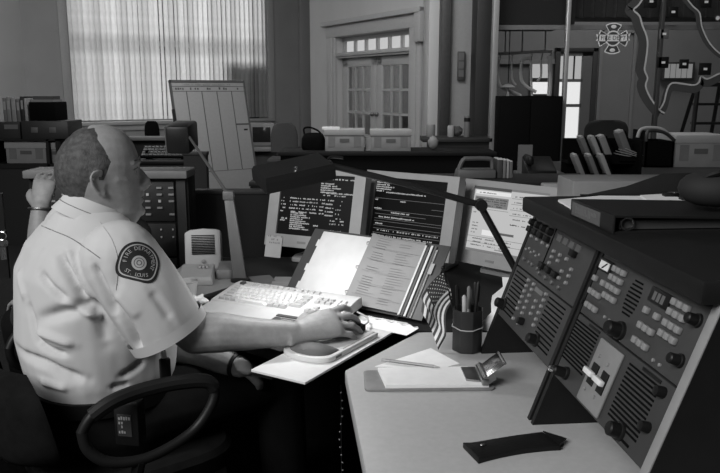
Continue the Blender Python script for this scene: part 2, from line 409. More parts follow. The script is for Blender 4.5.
def ribbon(pts, wd, name, mat, y=0.):
    P = [dpt(*q) for q in pts]; P = spline(P, 3); m = MB(); rings = []
    for i, q in enumerate(P):
        t = (P[min(i+1, len(P)-1)]-P[max(i-1, 0)]).normalized(); nrm = Vector((-t.z, 0, t.x))
        a_, b_ = q+nrm*wd/2, q-nrm*wd/2
        rings.append([a_+Vector((0, y, 0)), b_+Vector((0, y, 0)), b_+Vector((0, y+.002, 0)), a_+Vector((0, y+.002, 0))])
    return m.loft(rings).build(name, mat, mp)
bd1 = [(640, -4), (634, 5), (629, 10), (635, 16), (638, 26), (642, 36), (643, 46), (641, 62), (640, 70), (643, 78), (641, 86), (646, 98), (655, 110), (660, 113)]
bd2 = [(660, 113), (664, 106), (667, 94), (672, 87), (684, 88), (694, 89), (699, 86), (701, 80), (707, 83), (718, 78), (724, 77)]
bd3 = [(682, -4), (690, 6), (697, 13), (699, 26), (705, 40), (713, 50), (722, 57)]
mapd = G('map_band', .05, .7); mapl = G('map_outline', .5, .6)
ribbon(bd1, .10, 'border_band', mapd); ribbon([(x+4.5, y) for x, y in bd1], .018, 'border_line', mapl, -.004); 
ribbon(bd2, .09, 'border_band', mapd); ribbon([(x, y-4) for x, y in bd2], .018, 'border_line', mapl, -.004)
ribbon(bd3, .05, 'river_band', mapd, -.003); ribbon([(x+2.5, y) for x, y in bd3], .014, 'river_line', mapl, -.006)
for k, (px, py, sz) in enumerate([(651, 1.5, .13), (673, 12, .11), (706, 2, .12), (663, 62.5, .12), (684, 64, .10), (705, 69, .13), (664, 34, .10)]):
    t = thing('map_tag', ['black square tag high on the map decal beside the border band', 'black square tag on the map decal under the header', 'black square tag at the top right of the map decal',
        'black square tag on the map left of the louvred window', 'black square tag on the map right of the louvred window', 'black square tag low at the far right of the map', 'grey square tag on the map above the louvred window'][k], 'tag', at(px, py, YG-.03), group='square tags on the map')
    MB().box(-sz/2, sz/2, -.01, .012, -sz/2, sz/2).build('tag_plate', black if k < 6 else G('tag_grey', .12, .6), t, .003)
    MB().box(-.02, .02, -.013, -.01, -.012, .012).build('tag_mark', white, t)
cir = thing('round_tag', 'small round white tag at the right edge of the map decal', 'tag', at(717.5, 18, YG-.03))
ring(.0, .022, .004).build('disc', white, cir); ring(.022, .032, .006).build('rim', decd, cir)
# step ladder in the far room
ld = thing('step_ladder', 'dark folding step ladder standing behind the glass at the far right', 'ladder', at(703, 165, 9.6))
zt_ = at(703, 90, 9.6).z-ld.location.z; ld.location.z = 0; zt_ = at(703, 85, 9.6).z
for sx in (-1, 1):
    MB().tube([(sx*.26, -.15, 0), (sx*.15, 0, zt_)], .03, 6).build('side_rail', black, ld)
    MB().tube([(sx*.26, .55, 0), (sx*.15, .06, zt_)], .025, 6).build('rear_rail', black, ld)
for k in range(1, 6):
    zz = zt_*k/6; ww = .26-.11*k/6
    MB().box(-ww, ww, -.17+.15*k/6, -.05+.15*k/6, zz-.015, zz+.015).build('step', black, ld)
MB().box(-.18, .18, -.08, .14, zt_-.02, zt_+.03).build('top_cap', black, ld)
# bent pale tubes hanging behind the glass
tubm = G('pale_tubing', .72, .5)
hang = [([(500, 58), (498, 63), (498, 80), (502, 88), (512, 92), (521, 96)], 9.4), ([(512, 56), (512, 78), (516, 85)], 9.5), ([(531, 58), (522, 61), (521, 78), (526, 86), (536, 92)], 9.45),
        ([(531, 57), (531, 78), (532, 97)], 9.5), ([(541, 60), (541, 76), (537, 81)], 9.46), ([(550, 56), (550, 82), (549, 96)], 9.4)]
descr = ['leftmost pale bent tube hanging behind the glass', 'thin straight pale tube second from the left behind the glass', 'pale tube with a squared bend in the middle of the hanging row', 'straight pale tube ending above the dark cabinet', 'short pale hooked tube before the bright window', 'thick pale tube nearest the glass door post']
for (pts, Y), ds, r in zip(hang, descr, (.022, .013, .02, .016, .014, .028)):
    p0 = at(pts[0][0], pts[0][1], Y); t = thing('hanging_tube', ds, 'tube', p0, group='pale bent tubes hanging behind the glass')
    MB().tube(spline([at(x, y, Y)-p0 for x, y in pts], 4), r, 8).build('tube', tubm, t)
    MB().tube([at(pts[0][0], pts[0][1], Y)-p0, at(pts[0][0]+2, 52, Y)-p0], .008, 6).build('hook', steel, t)
hr = thing('hanging_rail', 'thin rail that carries the bent tubes behind the glass', 'rail', at(523, 52, 9.45))
MB().tube([at(496, 54, 9.45)-hr.location, at(552, 51, 9.45)-hr.location], .018, 8).build('bar', G('rail_grey', .3, .5), hr)
for px in (505, 522, 545): MB().tube([at(px, 53, 9.45)-hr.location, at(px+1, 16, 9.45)-hr.location], .009, 6).build('hanger', G('rail_grey', .3), hr)
sh = thing('dish_lamp', 'pale shallow dish hanging left of the bright windows behind the glass', 'lamp', at(508, 87, 9.3))
MB().lathe([(.01, .035), (.04, .03), (.09, .0), (.085, -.008), (.001, .02)], 20).build('shade', tubm, sh)
MB().tube([(0, 0, .05), (0, 0, .8)], .006, 6).build('cord', black, sh)
MB().tube([(0, 0, .02), (0, 0, -.11)], .02, 8).build('stem', tubm, sh)
# ================================================================== DESKS AND DISPATCH CONSOLE
ZD = .73
lam = G('grey_laminate', .42, .42, var=.03, scale=80, spec=.4)
lamd = G('dark_laminate', .014, .6, var=.1, scale=60, spec=.2)
rd = thing('side_desk', 'light grey laminate desk top in the foreground carrying the radio console', 'desk', (0, 0, 0))
MB().prism([(-.035, 1.651), (.012, 1.15), (.045, .80), (1.35, .80), (1.35, 1.93), (.155, 1.93)], ZD-.035, ZD).build('desk_top', lam, rd, .005)
MB().prism([(.03, 1.60), (.06, 1.2), (.09, .86), (.12, .86), (.09, 1.2), (.06, 1.60)], 0, ZD-.035).build('side_panel', lamd, rd)
MB().box(1.28, 1.31, .86, 1.9, 0, ZD-.035).build('side_panel', lamd, rd)
MB().box(.2, 1.28, 1.86, 1.89, 0, ZD-.035).build('back_panel', lamd, rd)
md = thing('main_desk', 'dark main desk surface under the keyboard, binder and screens', 'desk', (0, 0, 0))
MB().prism([(-.60, 2.10), (-.20, 1.785), (-.10, 1.86), (.10, 2.02), (.15, 1.95), (1.05, 1.95), (1.05, 2.9), (-.66, 2.85), (-.68, 2.30)], ZD-.035, ZD-.002).build('desk_top', lamd, md, .004)
MB().box(-.65, -.62, 2.4, 2.8, 0, ZD-.035).build('side_panel', lamd, md)
MB().box(-.62, 1.0, 2.78, 2.81, 0, ZD-.035).build('back_panel', lamd, md)
MB().box(1.0, 1.04, 2.0, 2.85, 0, ZD-.035).build('side_panel', lamd, md)
# grey worktop patch left of the keyboard
gw = MB().prism([(-.595, 2.16), (-.49, 2.10), (-.375, 2.32), (-.50, 2.70), (-.655, 2.70), (-.675, 2.31)], ZD-.001, ZD+.004).build('desk_mat', G('worktop_mat', .30, .6, var=.05), None, .001)
tag(gw, 'grey mat on the main desk under the intercom speaker and cup', 'mat')
# radio console: local x along the front towards the camera, y depth to the right, z up, faces -y
YAW, LEAN = .088, .343
MCON = T((.335, 1.359, ZD)) @ RZ(YAW-R(90))
con = thing('radio_console', 'black sloped two bay radio dispatch console on the side desk at right', 'radio console', MCON.to_translation(), MCON.to_euler().z)
con_m = G('console_shell', .009, .55, var=.1, spec=.25); face_m = G('console_face', .046, .5, var=.06, scale=40); face2 = G('console_face_lower', .038, .5, var=.06, scale=40)
dep = .46; tl = math.tan(LEAN); HT = .374*math.cos(LEAN)
def side(x0, x1, mat, lab=None):
    p = [(0, 0), (dep, 0), (dep, HT+.001), (HT*tl, HT+.001)]
    m = MB(); n_ = len(p)
    vs = [(x0, y, z) for y, z in p]+[(x1, y, z) for y, z in p]
    m.add(vs, [tuple(range(n_)), tuple(range(2*n_-1, n_-1, -1))]+[(i, (i+1) % n_, n_+(i+1) % n_, n_+i) for i in range(n_)])
    return m.build('side_panel', mat, con, 0, label=lab)
side(-.418, -.402, con_m); side(-.034, -.022, con_m); side(-.012, -.0, con_m); side(.372, .392, con_m)
MB().box(.372, .392, -.003, .0, 0, .376).build('edge_strip', G('console_edge', .26, .4), con, .001, M=Matrix(((1, 0, 0, 0), (0, math.cos(LEAN), math.sin(LEAN), 0), (0, -math.sin(LEAN), math.cos(LEAN), 0), (0, 0, 0, 1))), label='light metal edge strip')
MB().box(-.418, .392, HT*tl-.035, dep, HT, HT+.036).build('top', con_m, con, .006)
MB().box(-.402, .372, dep-.02, dep, .05, HT).build('back_panel', con_m, con)
MF = Matrix(((1,0,0,0), (0, math.cos(LEAN), math.sin(LEAN), 0), (0, -math.sin(LEAN), math.cos(LEAN), 0), (0,0,0,1)))
# (a, out, h): a along, out in front of the face (-y), h up the face.  y' = sin*h - cos*out
MF = Matrix(((1, 0, 0, 0), (0, -math.cos(LEAN), math.sin(LEAN), 0), (0, math.sin(LEAN), math.cos(LEAN), 0), (0, 0, 0, 1)))
def fbox(a0, a1, h0, h1, o0, o1): return MB().box(a0, a1, o0, o1, h0, h1)
def face(a0, a1, h0, h1, mat, bev=.002):
    return fbox(a0, a1, h0, h1, -.02, 0).build('front_panel', mat, con, bev, M=MF)
pLU = face(-.400, -.036, .2395, .374, face_m); pLL = face(-.400, -.036, .109, .2365, face2)
pRU = face(.002, .370, .2415, .374, face_m); pRL = face(.002, .370, .109, .2385, face2)
MB().box(-.402, -.034, -.25, -.02, .109, .37).build('chassis', con_m, con, M=MF)
MB().box(.002, .37, -.25, -.02, .109, .37).build('chassis', con_m, con, M=MF)
def shared(name, mb, mat, bev=0.):
    me = mb.mesh(name, bev); me.materials.append(mat); return me
def put(me, parent, a_, h, o=0., rot=0.):
    ob = bpy.data.objects.new(me.name.split('.')[0], me); COL.objects.link(ob); ob.parent = parent
    ob.location = (a_, o, h); ob.rotation_euler = (0, rot, 0); return ob
btn_l = G('button_light', .24, .4); btn_d = G('button_grey', .09, .4)
RXO = RX(R(-90))   # lathe axis out of the face (+y local)
me_dot = shared('button', MB().lathe([(.0054, 0), (.0054, .006), (.004, .0075), (.001, .0078)], 10, RXO), btn_d)
me_dotl = shared('button', MB().lathe([(.0042, 0), (.0042, .005), (.003, .0062), (.001, .0065)], 10, RXO), btn_l)
me_key = shared('key_button', MB().box(-.0068, .0068, 0, .008, -.0055, .0055), btn_l, .002)
me_blk = shared('key_button', MB().box(-.012, .012, 0, .011, -.007, .007), black, .002)
me_knob = shared('knob', MB().lathe([(.016, 0), (.015, .004), (.0125, .005), (.0115, .02), (.009, .022), (.001, .022)], 16, RXO), black)
me_knobs = shared('knob', MB().lathe([(.009, 0), (.009, .004), (.0075, .014), (.001, .015)], 12, RXO), black)
me_slot = shared('louvre_slot', MB().box(-.05, .05, 0, .0012, -.0016, .0016), black2)
me_led = shared('indicator', MB().lathe([(.003, 0), (.003, .003), (.001, .004)], 8, RXO), btn_l)
for p_ in (pLU, pLL, pRU, pRL):
    p_.matrix_local = MF
# left unit, upper panel
fbox(-.396, -.245, .364, .3715, 0, .002).build('label_strip', G('label_light', .30, .5), pLU)
fbox(-.235, -.05, .362, .369, 0, .002).build('label_strip', G('label_mid', .14, .5), pLU)
for a_ in (-.392, -.352, -.312, -.270): put(me_knobs, pLU, a_, .348)
for a_ in (-.396, -.359, -.321, -.277): put(me_blk, pLU, min(-.386, a_) if a_ < -.39 else a_, .3295)
for a_ in (-.376, -.336, -.296, -.259): put(me_dotl, pLU, a_, .317)
put(me_blk, pLU, -.116, .331)
for i, a_ in enumerate((-.217, -.179, -.14, -.1)):
    for j, h in enumerate((.314, .301, .287, .272)):
        if (i+j) % 4 != 3: put(me_dotl, pLU, a_, h)
for k in range(4): fbox(-.228+k*.036, -.204+k*.036, .338, .352, 0, .003).build('small_display', G('mini_display', .10, .3), pLU)
for a_ in (-.245, -.203, -.161): put(me_blk, pLU, a_, .273)
for a_ in (-.363, -.325, -.302, -.262): put(me_dot, pLU, a_, .262)
for a_ in (-.245, -.203, -.161, -.12): put(me_dot, pLU, a_, .256)
for k in range(6): put(me_led, pLU, -.38+k*.018, .283+.006*(k % 2))
fbox(-.255, -.252, .255, .36, 0, .0015).build('divider_line', black2, pLU)
# left unit, lower panel
for k in range(11):
    put(me_slot, pLL, -.345, .226-k*.0098).scale = (.82, 1, 1)
    put(me_slot, pLL, -.105, .226-k*.0098).scale = (.95, 1, 1)
for a_, hs in ((-.289, (.227, .213, .2, .186, .172, .157, .132)), (-.252, (.227, .214, .2, .185, .17, .157, .132)), (-.206, (.2, .185, .17)), (-.169, (.227, .213, .199, .184, .169, .155, .13))):
    for h in hs: put(me_dotl, pLL, a_, h)
fbox(-.24, -.19, .216, .226, 0, .0015).build('label_strip', G('label_mid', .14), pLL)
put(me_knob, pLL, -.385, .139); put(me_knob, pLL, -.132, .134).scale = (.95, 1, .95); put(me_knobs, pLL, -.235, .142)
# right unit, upper panel
mt = fbox(.000, .058, .330, .354, 0, .004).build('meter', black, pRU, .002)
fbox(.012, .05, .334, .349, .004, .0055).build('meter_scale', G('meter_white', .75, .4), mt)
MB().prism([(.026, .336), (.03, .336), (.044, .347), (.042, .348)], 0, .007, Matrix(((1,0,0,0),(0,0,1,0),(0,1,0,0),(0,0,0,1)))).build('needle', black, mt)
for a_, h in ((.089, .346), (.089, .330), (.092, .313), (.092, .296), (.035, .288), (.043, .263), (.302, .346), (.302, .330), (.303, .312), (.303, .295), (.240, .287), (.242, .262)):
    for k in (-1, 0, 1): put(me_key, pRU, a_+k*.0178, h)
for a_ in (.014, .051, .221, .256): put(me_key, pRU, a_, .3125)
for k in range(9):
    h = .345-k*.0072; hw = .022*math.sqrt(max(.1, 1-((k-4)/5.2)**2))
    sl = put(me_slot, pRU, .161, h); sl.scale = (hw/.05, 1, .95)
dsp = fbox(.208, .271, .327, .352, 0, .004).build('display', black, pRU, .002)
for k in range(3): fbox(.222+k*.013, .231+k*.013, .332, .346, .004, .0045).build('digit', EM('digit_glow', .18, .5), dsp)
fbox(.01, .065, .359, .366, 0, .0015).build('label_strip', G('label_mid', .14), pRU)
fbox(.08, .235, .3605, .370, 0, .002).build('label_strip', black, pRU)
for k in range(4): fbox(.09+k*.037, .112+k*.037, .3635, .3675, .002, .0025).build('label_text', G('label_mid', .14), pRU)
fbox(.24, .33, .362, .367, 0, .0015).build('label_strip', G('label_light', .30), pRU)
put(me_knob, pRU, .165, .258).scale = (1.25, 1.2, 1.05)
for a_, h in ((.351, .338), (.351, .275)): put(me_knob, pRU, a_, h).scale = (.7, .9, .7)
for a_ in (.10, .12): put(me_led, pRU, a_, .262); put(me_led, pRU, a_+.19, .252)
for a_, h in ((.012, .335), (.012, .262)): put(me_knobs, pRU, a_-.004, h).scale = (.6, .6, .6)
# right unit, lower panel
for k in range(12): put(me_slot, pRL, .055, .226-k*.0068)
for k in range(13): put(me_slot, pRL, .282, .224-k*.0074)
fbox(.058, .105, .231, .2355, 0, .0015).build('label_strip', black, pRL); fbox(.272, .33, .229, .2345, 0, .0015).build('label_strip', black, pRL)
pt = fbox(.122, .211, .114, .230, 0, .005).build('switch_plate', G('switch_plate_grey', .22, .4, var=.05), pRL, .003)
for a_, h in ((.145, .202), (.182, .2), (.143, .139), (.181, .14)): put(me_led, pt, a_, h, .005)
for a_ in (.148, .188):
    fbox(a_-.012, a_+.012, .150, .188, .004, .0065).build('switch_slot', black, pt)
    fbox(a_-.022, a_+.010, .164, .174, .0065, .016).build('toggle', white, pt, .002)
put(me_knob, pRL, .283, .128); kn = put(me_knob, pRL, .048, .131); kn.scale = (.8, 1.3, .8)
put(shared('knob_cap', MB().lathe([(.007, .02), (.008, .024), (.006, .028), (.001, .029)], 12, RXO), chrome), kn, 0, 0)
for h in (.222, .165): put(me_knobs, pRL, .345, h)
fbox(.25, .32, .118, .122, 0, .0015).build('louvre_slot', black2, pRL)
# ------------------------------------------------------------------ screens
bez = G('monitor_bezel', .30, .5, var=.03)
def text_rows(mb, rows, w, h, y, seedv, ch=.0042, hh=.0030):
    # each row: (u0, u1, v, density); u,v in 0..1, v from the top
    rnd = random.Random(seedv)
    for u0, u1, v, den in rows:
        x = (u0-.5)*w; z = (.5-v)*h
        while x < (u1-.5)*w:
            if rnd.random() < den:
                q = ch*rnd.uniform(.55, .8); z0 = z-hh*rnd.uniform(.7, 1); z1 = z+hh*rnd.uniform(.3, 1)
                mb.add([(x, y, z0), (x+q, y, z0), (x+q, y, z1), (x, y, z1)], [(0, 1, 2, 3)])
            x += ch
def monitor(label, c, yaw, tilt, screen_mat, content):
    # c = centre of the screen
    Mh = RZ(-yaw)
    base = Vector(c)+Mh @ Vector((0, .06, 0)); base.z = ZD-.002
    t = thing('flat_monitor', label, 'monitor', base, -yaw, 'flat screens on the main desk')
    Hd = T(Mh.inverted() @ (Vector(c)-base)) @ RX(-tilt)
    W_, H_ = .305, .229
    bw_, bt, bb = .044, .022, .046
    f = MB().box(-W_/2-bw_, -W_/2, -.012, .03, -H_/2-bb, H_/2+bt).box(W_/2, W_/2+bw_, -.012, .03, -H_/2-bb, H_/2+bt).box(-W_/2, W_/2, -.012, .03, H_/2, H_/2+bt).box(-W_/2, W_/2, -.012, .03, -H_/2-bb, -H_/2)
    bo = f.build('bezel', bez, t, 0, M=Hd)
    MB().box(-W_/2-bw_+.004, W_/2+bw_-.004, .03, .055, -H_/2-bb+.004, H_/2+bt-.004).build('back_shell', bez, t, .012, M=Hd)
    MB().box(-.055, -.02, -.0135, -.012, -H_/2-.030, -H_/2-.022).build('brand_plate', G('badge_grey', .2), bo)
    for k in range(3): MB().box(.10+k*.014, .108+k*.014, -.014, -.012, -H_/2-.028, -H_/2-.022).build('button', G('badge_grey', .2), bo)
    sc = MB().box(-W_/2, W_/2, -.004, .002, -H_/2, H_/2).build('screen', screen_mat, t, M=Hd)
    content(sc, W_, H_)
    MB().box(-.045, .045, .02, .09, .0, c[2]-ZD-.02).build('stand_neck', bez, t, .01)
    MB().prism([(-.11, -.06), (.11, -.06), (.13, .0), (.11, .12), (-.11, .12), (-.13, 0)], 0, .018).build('stand_base', bez, t, .005)
    return t, Hd
scr_dark = EM('screen_dark', .006, .5); txt = EM('screen_text', .75, .62); txt2 = EM('screen_text_dim', .32, .5)
def c1(sc, w_, h_):
    m = MB(); rows = [(.55, .98, .06, .75)]
    for k in range(5): rows.append((.55, .72+.05*(k % 3), .135+k*.035, .95))
    for k in range(5): rows += [(.02, .10, .40+k*.055, .6), (.14, .26, .40+k*.055, .75), (.28, .52, .40+k*.055, .7), (.56, .62, .40+k*.055, .8), (.64, .74, .40+k*.06, .8), (.78, .86, .40+k*.07, .4)]
    for k in range(9): rows.append((.17, .34+.05*(k % 3), .64+k*.032, .95))
    rows += [(.03, .12, .74, .8), (.03, .10, .77, .8), (.5, .56, .82, .8), (.56, .62, .9, .9), (.72, .78, .88, .9), (.72, .80, .72, .8), (.84, .90, .72, .8), (.72, .80, .77, .8), (.84, .92, .77, .8), (.84, .88, .88, .8), (.74, .92, .955, .9), (.62, .98, .285, .9), (.58, .9, .32, .6)]
    text_rows(m, rows, w_, h_, -.005, 3); m.build('screen_text', txt, sc)
def c2(sc, w_, h_):
    m = MB(); rows = [(.01, .26-.03*(k % 3), .05+k*.034, .95) for k in range(5)]+[(.02, .12, .22, .9), (.16, .72, .235, .9), (.02, .05, .36, .6), (.38, .45, .36, .9), (.02, .12, .50, .95), (.27, .53, .55, .95), (.10, .60, .63, .92), (.06, .16, .74, .95), (.1, .95, .845, .45), (.02, .2, .93, .7), (.24, .90, .93, .8), (.88, .98, .975, .95)]
    text_rows(m, rows, w_, h_, -.005, 5); m.build('screen_text', txt, sc)
    m = MB()
    for u0, u1, v in ((.02, .98, .335), (.82, .98, .44), (.04, .98, .525), (.04, .76, .585), (.04, .98, .66), (.04, .98, .70), (.04, .98, .77), (.04, .98, .82), (.04, .98, .89)):
        z = (.5-v)*h_; m.add([((u0-.5)*w_, -.005, z-.0006), ((u1-.5)*w_, -.005, z-.0006), ((u1-.5)*w_, -.005, z+.0006), ((u0-.5)*w_, -.005, z+.0006)], [(0, 1, 2, 3)])
    m.build('screen_rule', txt2, sc)
def c3(sc, w_, h_):
    def rect(u0, u1, v0, v1, mat, name, y=-.005):
        MB().add([((u-.5)*w_, y, (.5-v)*h_) for u, v in ((u0, v1), (u1, v1), (u1, v0), (u0, v0))], [(0, 1, 2, 3)]).build(name, mat, sc)
    gA = EM('window_grey', .38, .5); gB = EM('window_mid', .22, .5); hi = EM('window_white', .95, .8); ink = EM('ink_grey', .15, .5)
    rect(0, .5, 0, .045, ink, 'title_bar'); rect(0.5, 1, .0, .03, gA, 'title_bar')
    rect(.02, .5, .06, .115, hi, 'tool_bar'); rect(.02, .48, .15, .31, gA, 'text_panel', -.0052)
    rect(.19, .36, .655, .735, hi, 'highlight_field', -.0052); rect(.36, .62, .665, .70, gB, 'text_panel')
    rect(0, 1, .96, 1, gA, 'task_bar')
    m = MB(); rows = [(.04, .46, .18, .8), (.04, .44, .215, .8), (.04, .46, .25, .7), (.04, .40, .285, .8), (.06, .3, .09, .7)]
    for k in range(6): rows += [(.56, .66, .10+.085*k, .7), (.70, .80, .10+.085*k, .7), (.85, .96, .10+.085*k, .6)]
    for k in range(4): rows += [(.04, .12, .56+.05*k, .7)]
    for k in range(3): rows += [(.06, .2, .80+.05*k, .8), (.24, .4, .80+.05*k, .8), (.44, .6, .80+.05*k, .8)]
    rows += [(.55, .62, .52, .8), (.03, .06, .4, .9), (.4, .5, .93, .9)]
    text_rows(m, rows, w_, h_, -.0058, 9, hh=.0024); m.build('screen_text', EM('ink_dark', .07, .5), sc)
    m = MB()
    for u0, u1, v in ((.52, .98, .13), (.52, .98, .215), (.52, .98, .30), (.52, .98, .385), (.0, .5, .34), (.0, 1, .77), (.0, 1, .86)):
        z = (.5-v)*h_; m.add([((u0-.5)*w_, -.0056, z-.0006), ((u1-.5)*w_, -.0056, z-.0006), ((u1-.5)*w_, -.0056, z+.0006), ((u0-.5)*w_, -.0056, z+.0006)], [(0, 1, 2, 3)])
    m.build('screen_rule', gB, sc)
m1, H1 = monitor('flat monitor with dark text screen partly behind the black lamp head', (-.162, 2.725, .95), .457, .247, scr_dark, c1)
m2, H2 = monitor('flat monitor with dark text screen rising above the open binder', (.173, 2.652, .941), .646, .224, scr_dark, c2)
m3, H3 = monitor('flat monitor with white form screen beside the radio console', (.503, 2.522, .922), .796, .229, EM('screen_white', .60, .85), c3)
# paper note taped under the left screen
nt_ = thing('paper_note', 'small pale note taped below the left screen corner', 'note', (m1.matrix_basis @ H1) @ Vector((-.152, -.016, -.150)))
nt_.rotation_euler = ((m1.matrix_basis @ H1).to_euler())
MB().box(-.035, .035, -.001, 0, -.055, .025).build('sheet', G('note_paper', .42, .8), nt_)
nm = MB(); text_rows(nm, [(.1, .9, .1, .7), (.1, .8, .3, .7), (.1, .9, .5, .6)], .07, .06, -.0015, 4, .008, .004); nm.build('faint_writing', G('note_ink', .22), nt_)
# ================================================================== DESK OBJECTS
# ---- open ring binder leaning on a wedge stand
cB = Vector((.012, 2.205, .832)); byaw, btilt = .609, .724
bd = thing('ring_binder', 'open dark ring binder of printed sheets propped up behind the keyboard', 'binder', (0, 0, 0))
bd.matrix_basis = T(cB) @ RZ(-byaw) @ RX(-btilt)      # local x right, z up the page, -y towards the reader
cov = G('binder_cover', .05, .5, var=.05)
BW, BH = .50, .245
MB().box(-BW/2, -.03, 0, .004, -BH/2, BH/2).build('left_cover', cov, bd, .001)
MB().box(-.03, .03, 0, .004, -BH/2, BH/2).build('spine', cov, bd, .001)
MB().box(.03, BW/2, 0, .004, -BH/2, BH/2).build('right_cover', cov, bd, .001)
MB().box(-.205, -.012, -.007, 0, -.112, .112).build('left_page_stack', G('page_white', .55, .7, var=.02), bd, .0005)
for k, z in enumerate((.07, -.02, -.085)):
    MB().box(-.214, -.204, -.004, -.002, z-.012, z+.012).build('index_tab', G('page_white', .78), bd)
rg_ = MB(); rr = []
for i in range(13):                                       # right stack, sheets curling up at the spine
    u = i/12; x = -.002+u*.178; y = -.020*math.exp(-u*5)-.012
    rr.append([(x, y, -.118), (x, y, .116), (x, y+.006, .116), (x, y+.006, -.118)])
rp_ = rg_.loft(rr).build('right_page_stack', G('page_grey', .21, .7, var=.04, scale=12), bd)
m = MB(); rnd = random.Random(11)
for k in range(26):
    z = .105-k*.0083
    for x0, x1 in ((.02, .085), (.095, .165)):
        if rnd.random() < .8: m.add([(x0, -.0135-.02*math.exp(-(x0+.002)/.178*5), z), (x0+(x1-x0)*rnd.uniform(.5, 1), -.0135-.02*math.exp(-(x1+.002)/.178*5)-.0004, z), (x0+(x1-x0)*.5, -.0137-.02*math.exp(-(x0+.03)/.178*5), z+.0012), (x0, -.0135-.02*math.exp(-(x0+.002)/.178*5), z+.0012)], [(0, 1, 2, 3)])
for k in range(6): m.add([(.012, -.03+.0, .11-k*.04), (.172, -.0136, .11-k*.04), (.172, -.0136, .1108-k*.04), (.012, -.03, .1108-k*.04)], [(0, 1, 2, 3)])
m.build('printed_lines', G('print_ink', .13, .8), rp_)
for k, (x, zt, g) in enumerate(((.178, .108, .75), (.187, .104, .1), (.196, .112, .8), (.207, .112, .12), (.213, .102, .72))):
    MB().box(x-.003, x+.004, -.012+.002*k, -.004, -.122, zt).build('divider_sheet', G('divider_%d' % int(g*100), g*.7, .7), bd, .0005)
MB().box(.214, .226, -.006, -.004, .02, .055).build('index_tab', G('tab_grey', .3), bd)
for z in (.085, .0, -.085):
    MB().tube([(-.006+.016*math.cos(t_), -.010+.017*math.sin(t_)*-1, z) for t_ in [math.pi*2*i/16 for i in range(16)]], .002, 6, closed=True).build('ring', chrome, bd)
MB().box(-.012, .008, -.003, 0, -.115, .115).build('ring_rail', steel, bd)
st = thing('book_stand', 'dark wedge stand holding up the open ring binder', 'stand', (0, 0, 0))
st.matrix_basis = T((cB.x, cB.y, ZD)) @ RZ(-byaw)
q0 = .0; zz = cB.z-ZD
m = MB(); hh = BH/2*math.cos(btilt); dd = BH/2*math.sin(btilt)
for x0, x1 in ((-.17, -.155), (.155, .17)):
    m.prism([(-dd+.005, .0), (dd+.01, .0), (dd+.01, zz+hh-.012), (-dd+.005, zz-hh-.006)], x0, x1, Matrix(((0,0,1,0),(1,0,0,0),(0,1,0,0),(0,0,0,1))))
m.build('side_wedges', black, st); 
MB().box(-.16, .16, dd-.01, dd+.01, 0, zz+hh-.03).build('back_board', black, st)
# ---- keyboard
kd = Vector((.89, -.456, 0)).normalized(); kb = thing('keyboard', 'white computer keyboard with two dark labels under the lamp light', 'keyboard', (-.473, 2.075, ZD+.004), math.atan2(kd.y, kd.x))
kbm = G('keyboard_white', .50, .6)
KW, KD_ = .425, .225; sl = R(5.5)
MK = RX(sl)
MB().prism([(0, 0), (KD_, 0), (KD_, .030), (KD_-.03, .032), (.075, .022), (.07, .018), (0, .014)], 0, KW, Matrix(((0,0,1,0),(1,0,0,0),(0,1,0,0),(0,0,0,1)))).build('case', kbm, kb, .003, M=MK)
for x in (.05, KW-.05): MB().box(x-.02, x+.02, KD_-.03, KD_-.01, -.018, .004).build('foot', kbm, kb, M=MK)
km = MB().add([(-.0082,-.0082,0),(.0082,-.0082,0),(.0082,.0082,0),(-.0082,.0082,0),(-.0062,-.0058,.007),(.0062,-.0058,.007),(.0062,.007,.007),(-.0062,.007,.007)], [(4,5,6,7),(0,1,5,4),(1,2,6,5),(2,3,7,6),(3,0,4,7)]).mesh('key', 0, 0)
km.materials.append(G('key_cap', .60, .6)); km2 = km.copy(); km2.materials.clear(); km2.materials.append(G('key_grey', .40, .6)); km3 = km.copy(); km3.materials.clear(); km3.materials.append(G('key_dark', .05, .5))
def key(x, y, sx=1., mat=None):
    o = bpy.data.objects.new('key', mat or km); COL.objects.link(o); o.parent = kb
    o.matrix_local = MK @ T((x, y, .0225+(y-.08)*.07)) @ Matrix.Diagonal((sx, 1, 1, 1))
for r_ in range(5):
    y = .088+r_*.0188; x = .022; wd = [[1.2,1,1.2,5.6,1.2,1,1.2],[2.2]+[1]*10+[2.4],[1.7]+[1]*11+[1.9],[1.4]+[1]*12+[1.2],[1]*13+[1.6]][r_]
    for k_, w_ in enumerate(wd):
        key(x+w_*.0188/2, y, w_*1.06, km2 if (r_ > 0 and (k_ == 0 or k_ == len(wd)-1)) or (r_ == 0 and w_ < 2) else km); x += w_*.0188
    for k_ in range(3):
        if r_ in (0, 3, 4) or (r_ == 1 and k_ == 1): key(.323+k_*.0188, y, 1, km2)
    if r_ < 5: [key(.385+k_*.0165, y, .9) for k_ in range(2)]
for k_ in range(13): key(.03+k_*.0198+(k_ > 0)*.012+(k_ > 4)*.008+(k_ > 8)*.008, .196, 1, km3 if k_ == 0 else km2)
lb = MB().box(.252, .325, .004, .030, .016, .0175).build('label_plate', G('kb_label', .07, .5), kb, M=MK @ T((0, .004, 0)))
MB().box(.252, .325, .034, .047, .017, .0187).build('label_plate', G('kb_label', .07, .5), kb, M=MK @ T((0, .004, .001)))
m = MB(); text_rows(m, [(.35, .95, .4, .9), (.5, .9, .65, .8)], .07, .026, 0, 6, .005, .0035)
m.build('label_print', G('label_print', .35), lb, M=T((.288, .017, .018)) @ RX(R(-90)))
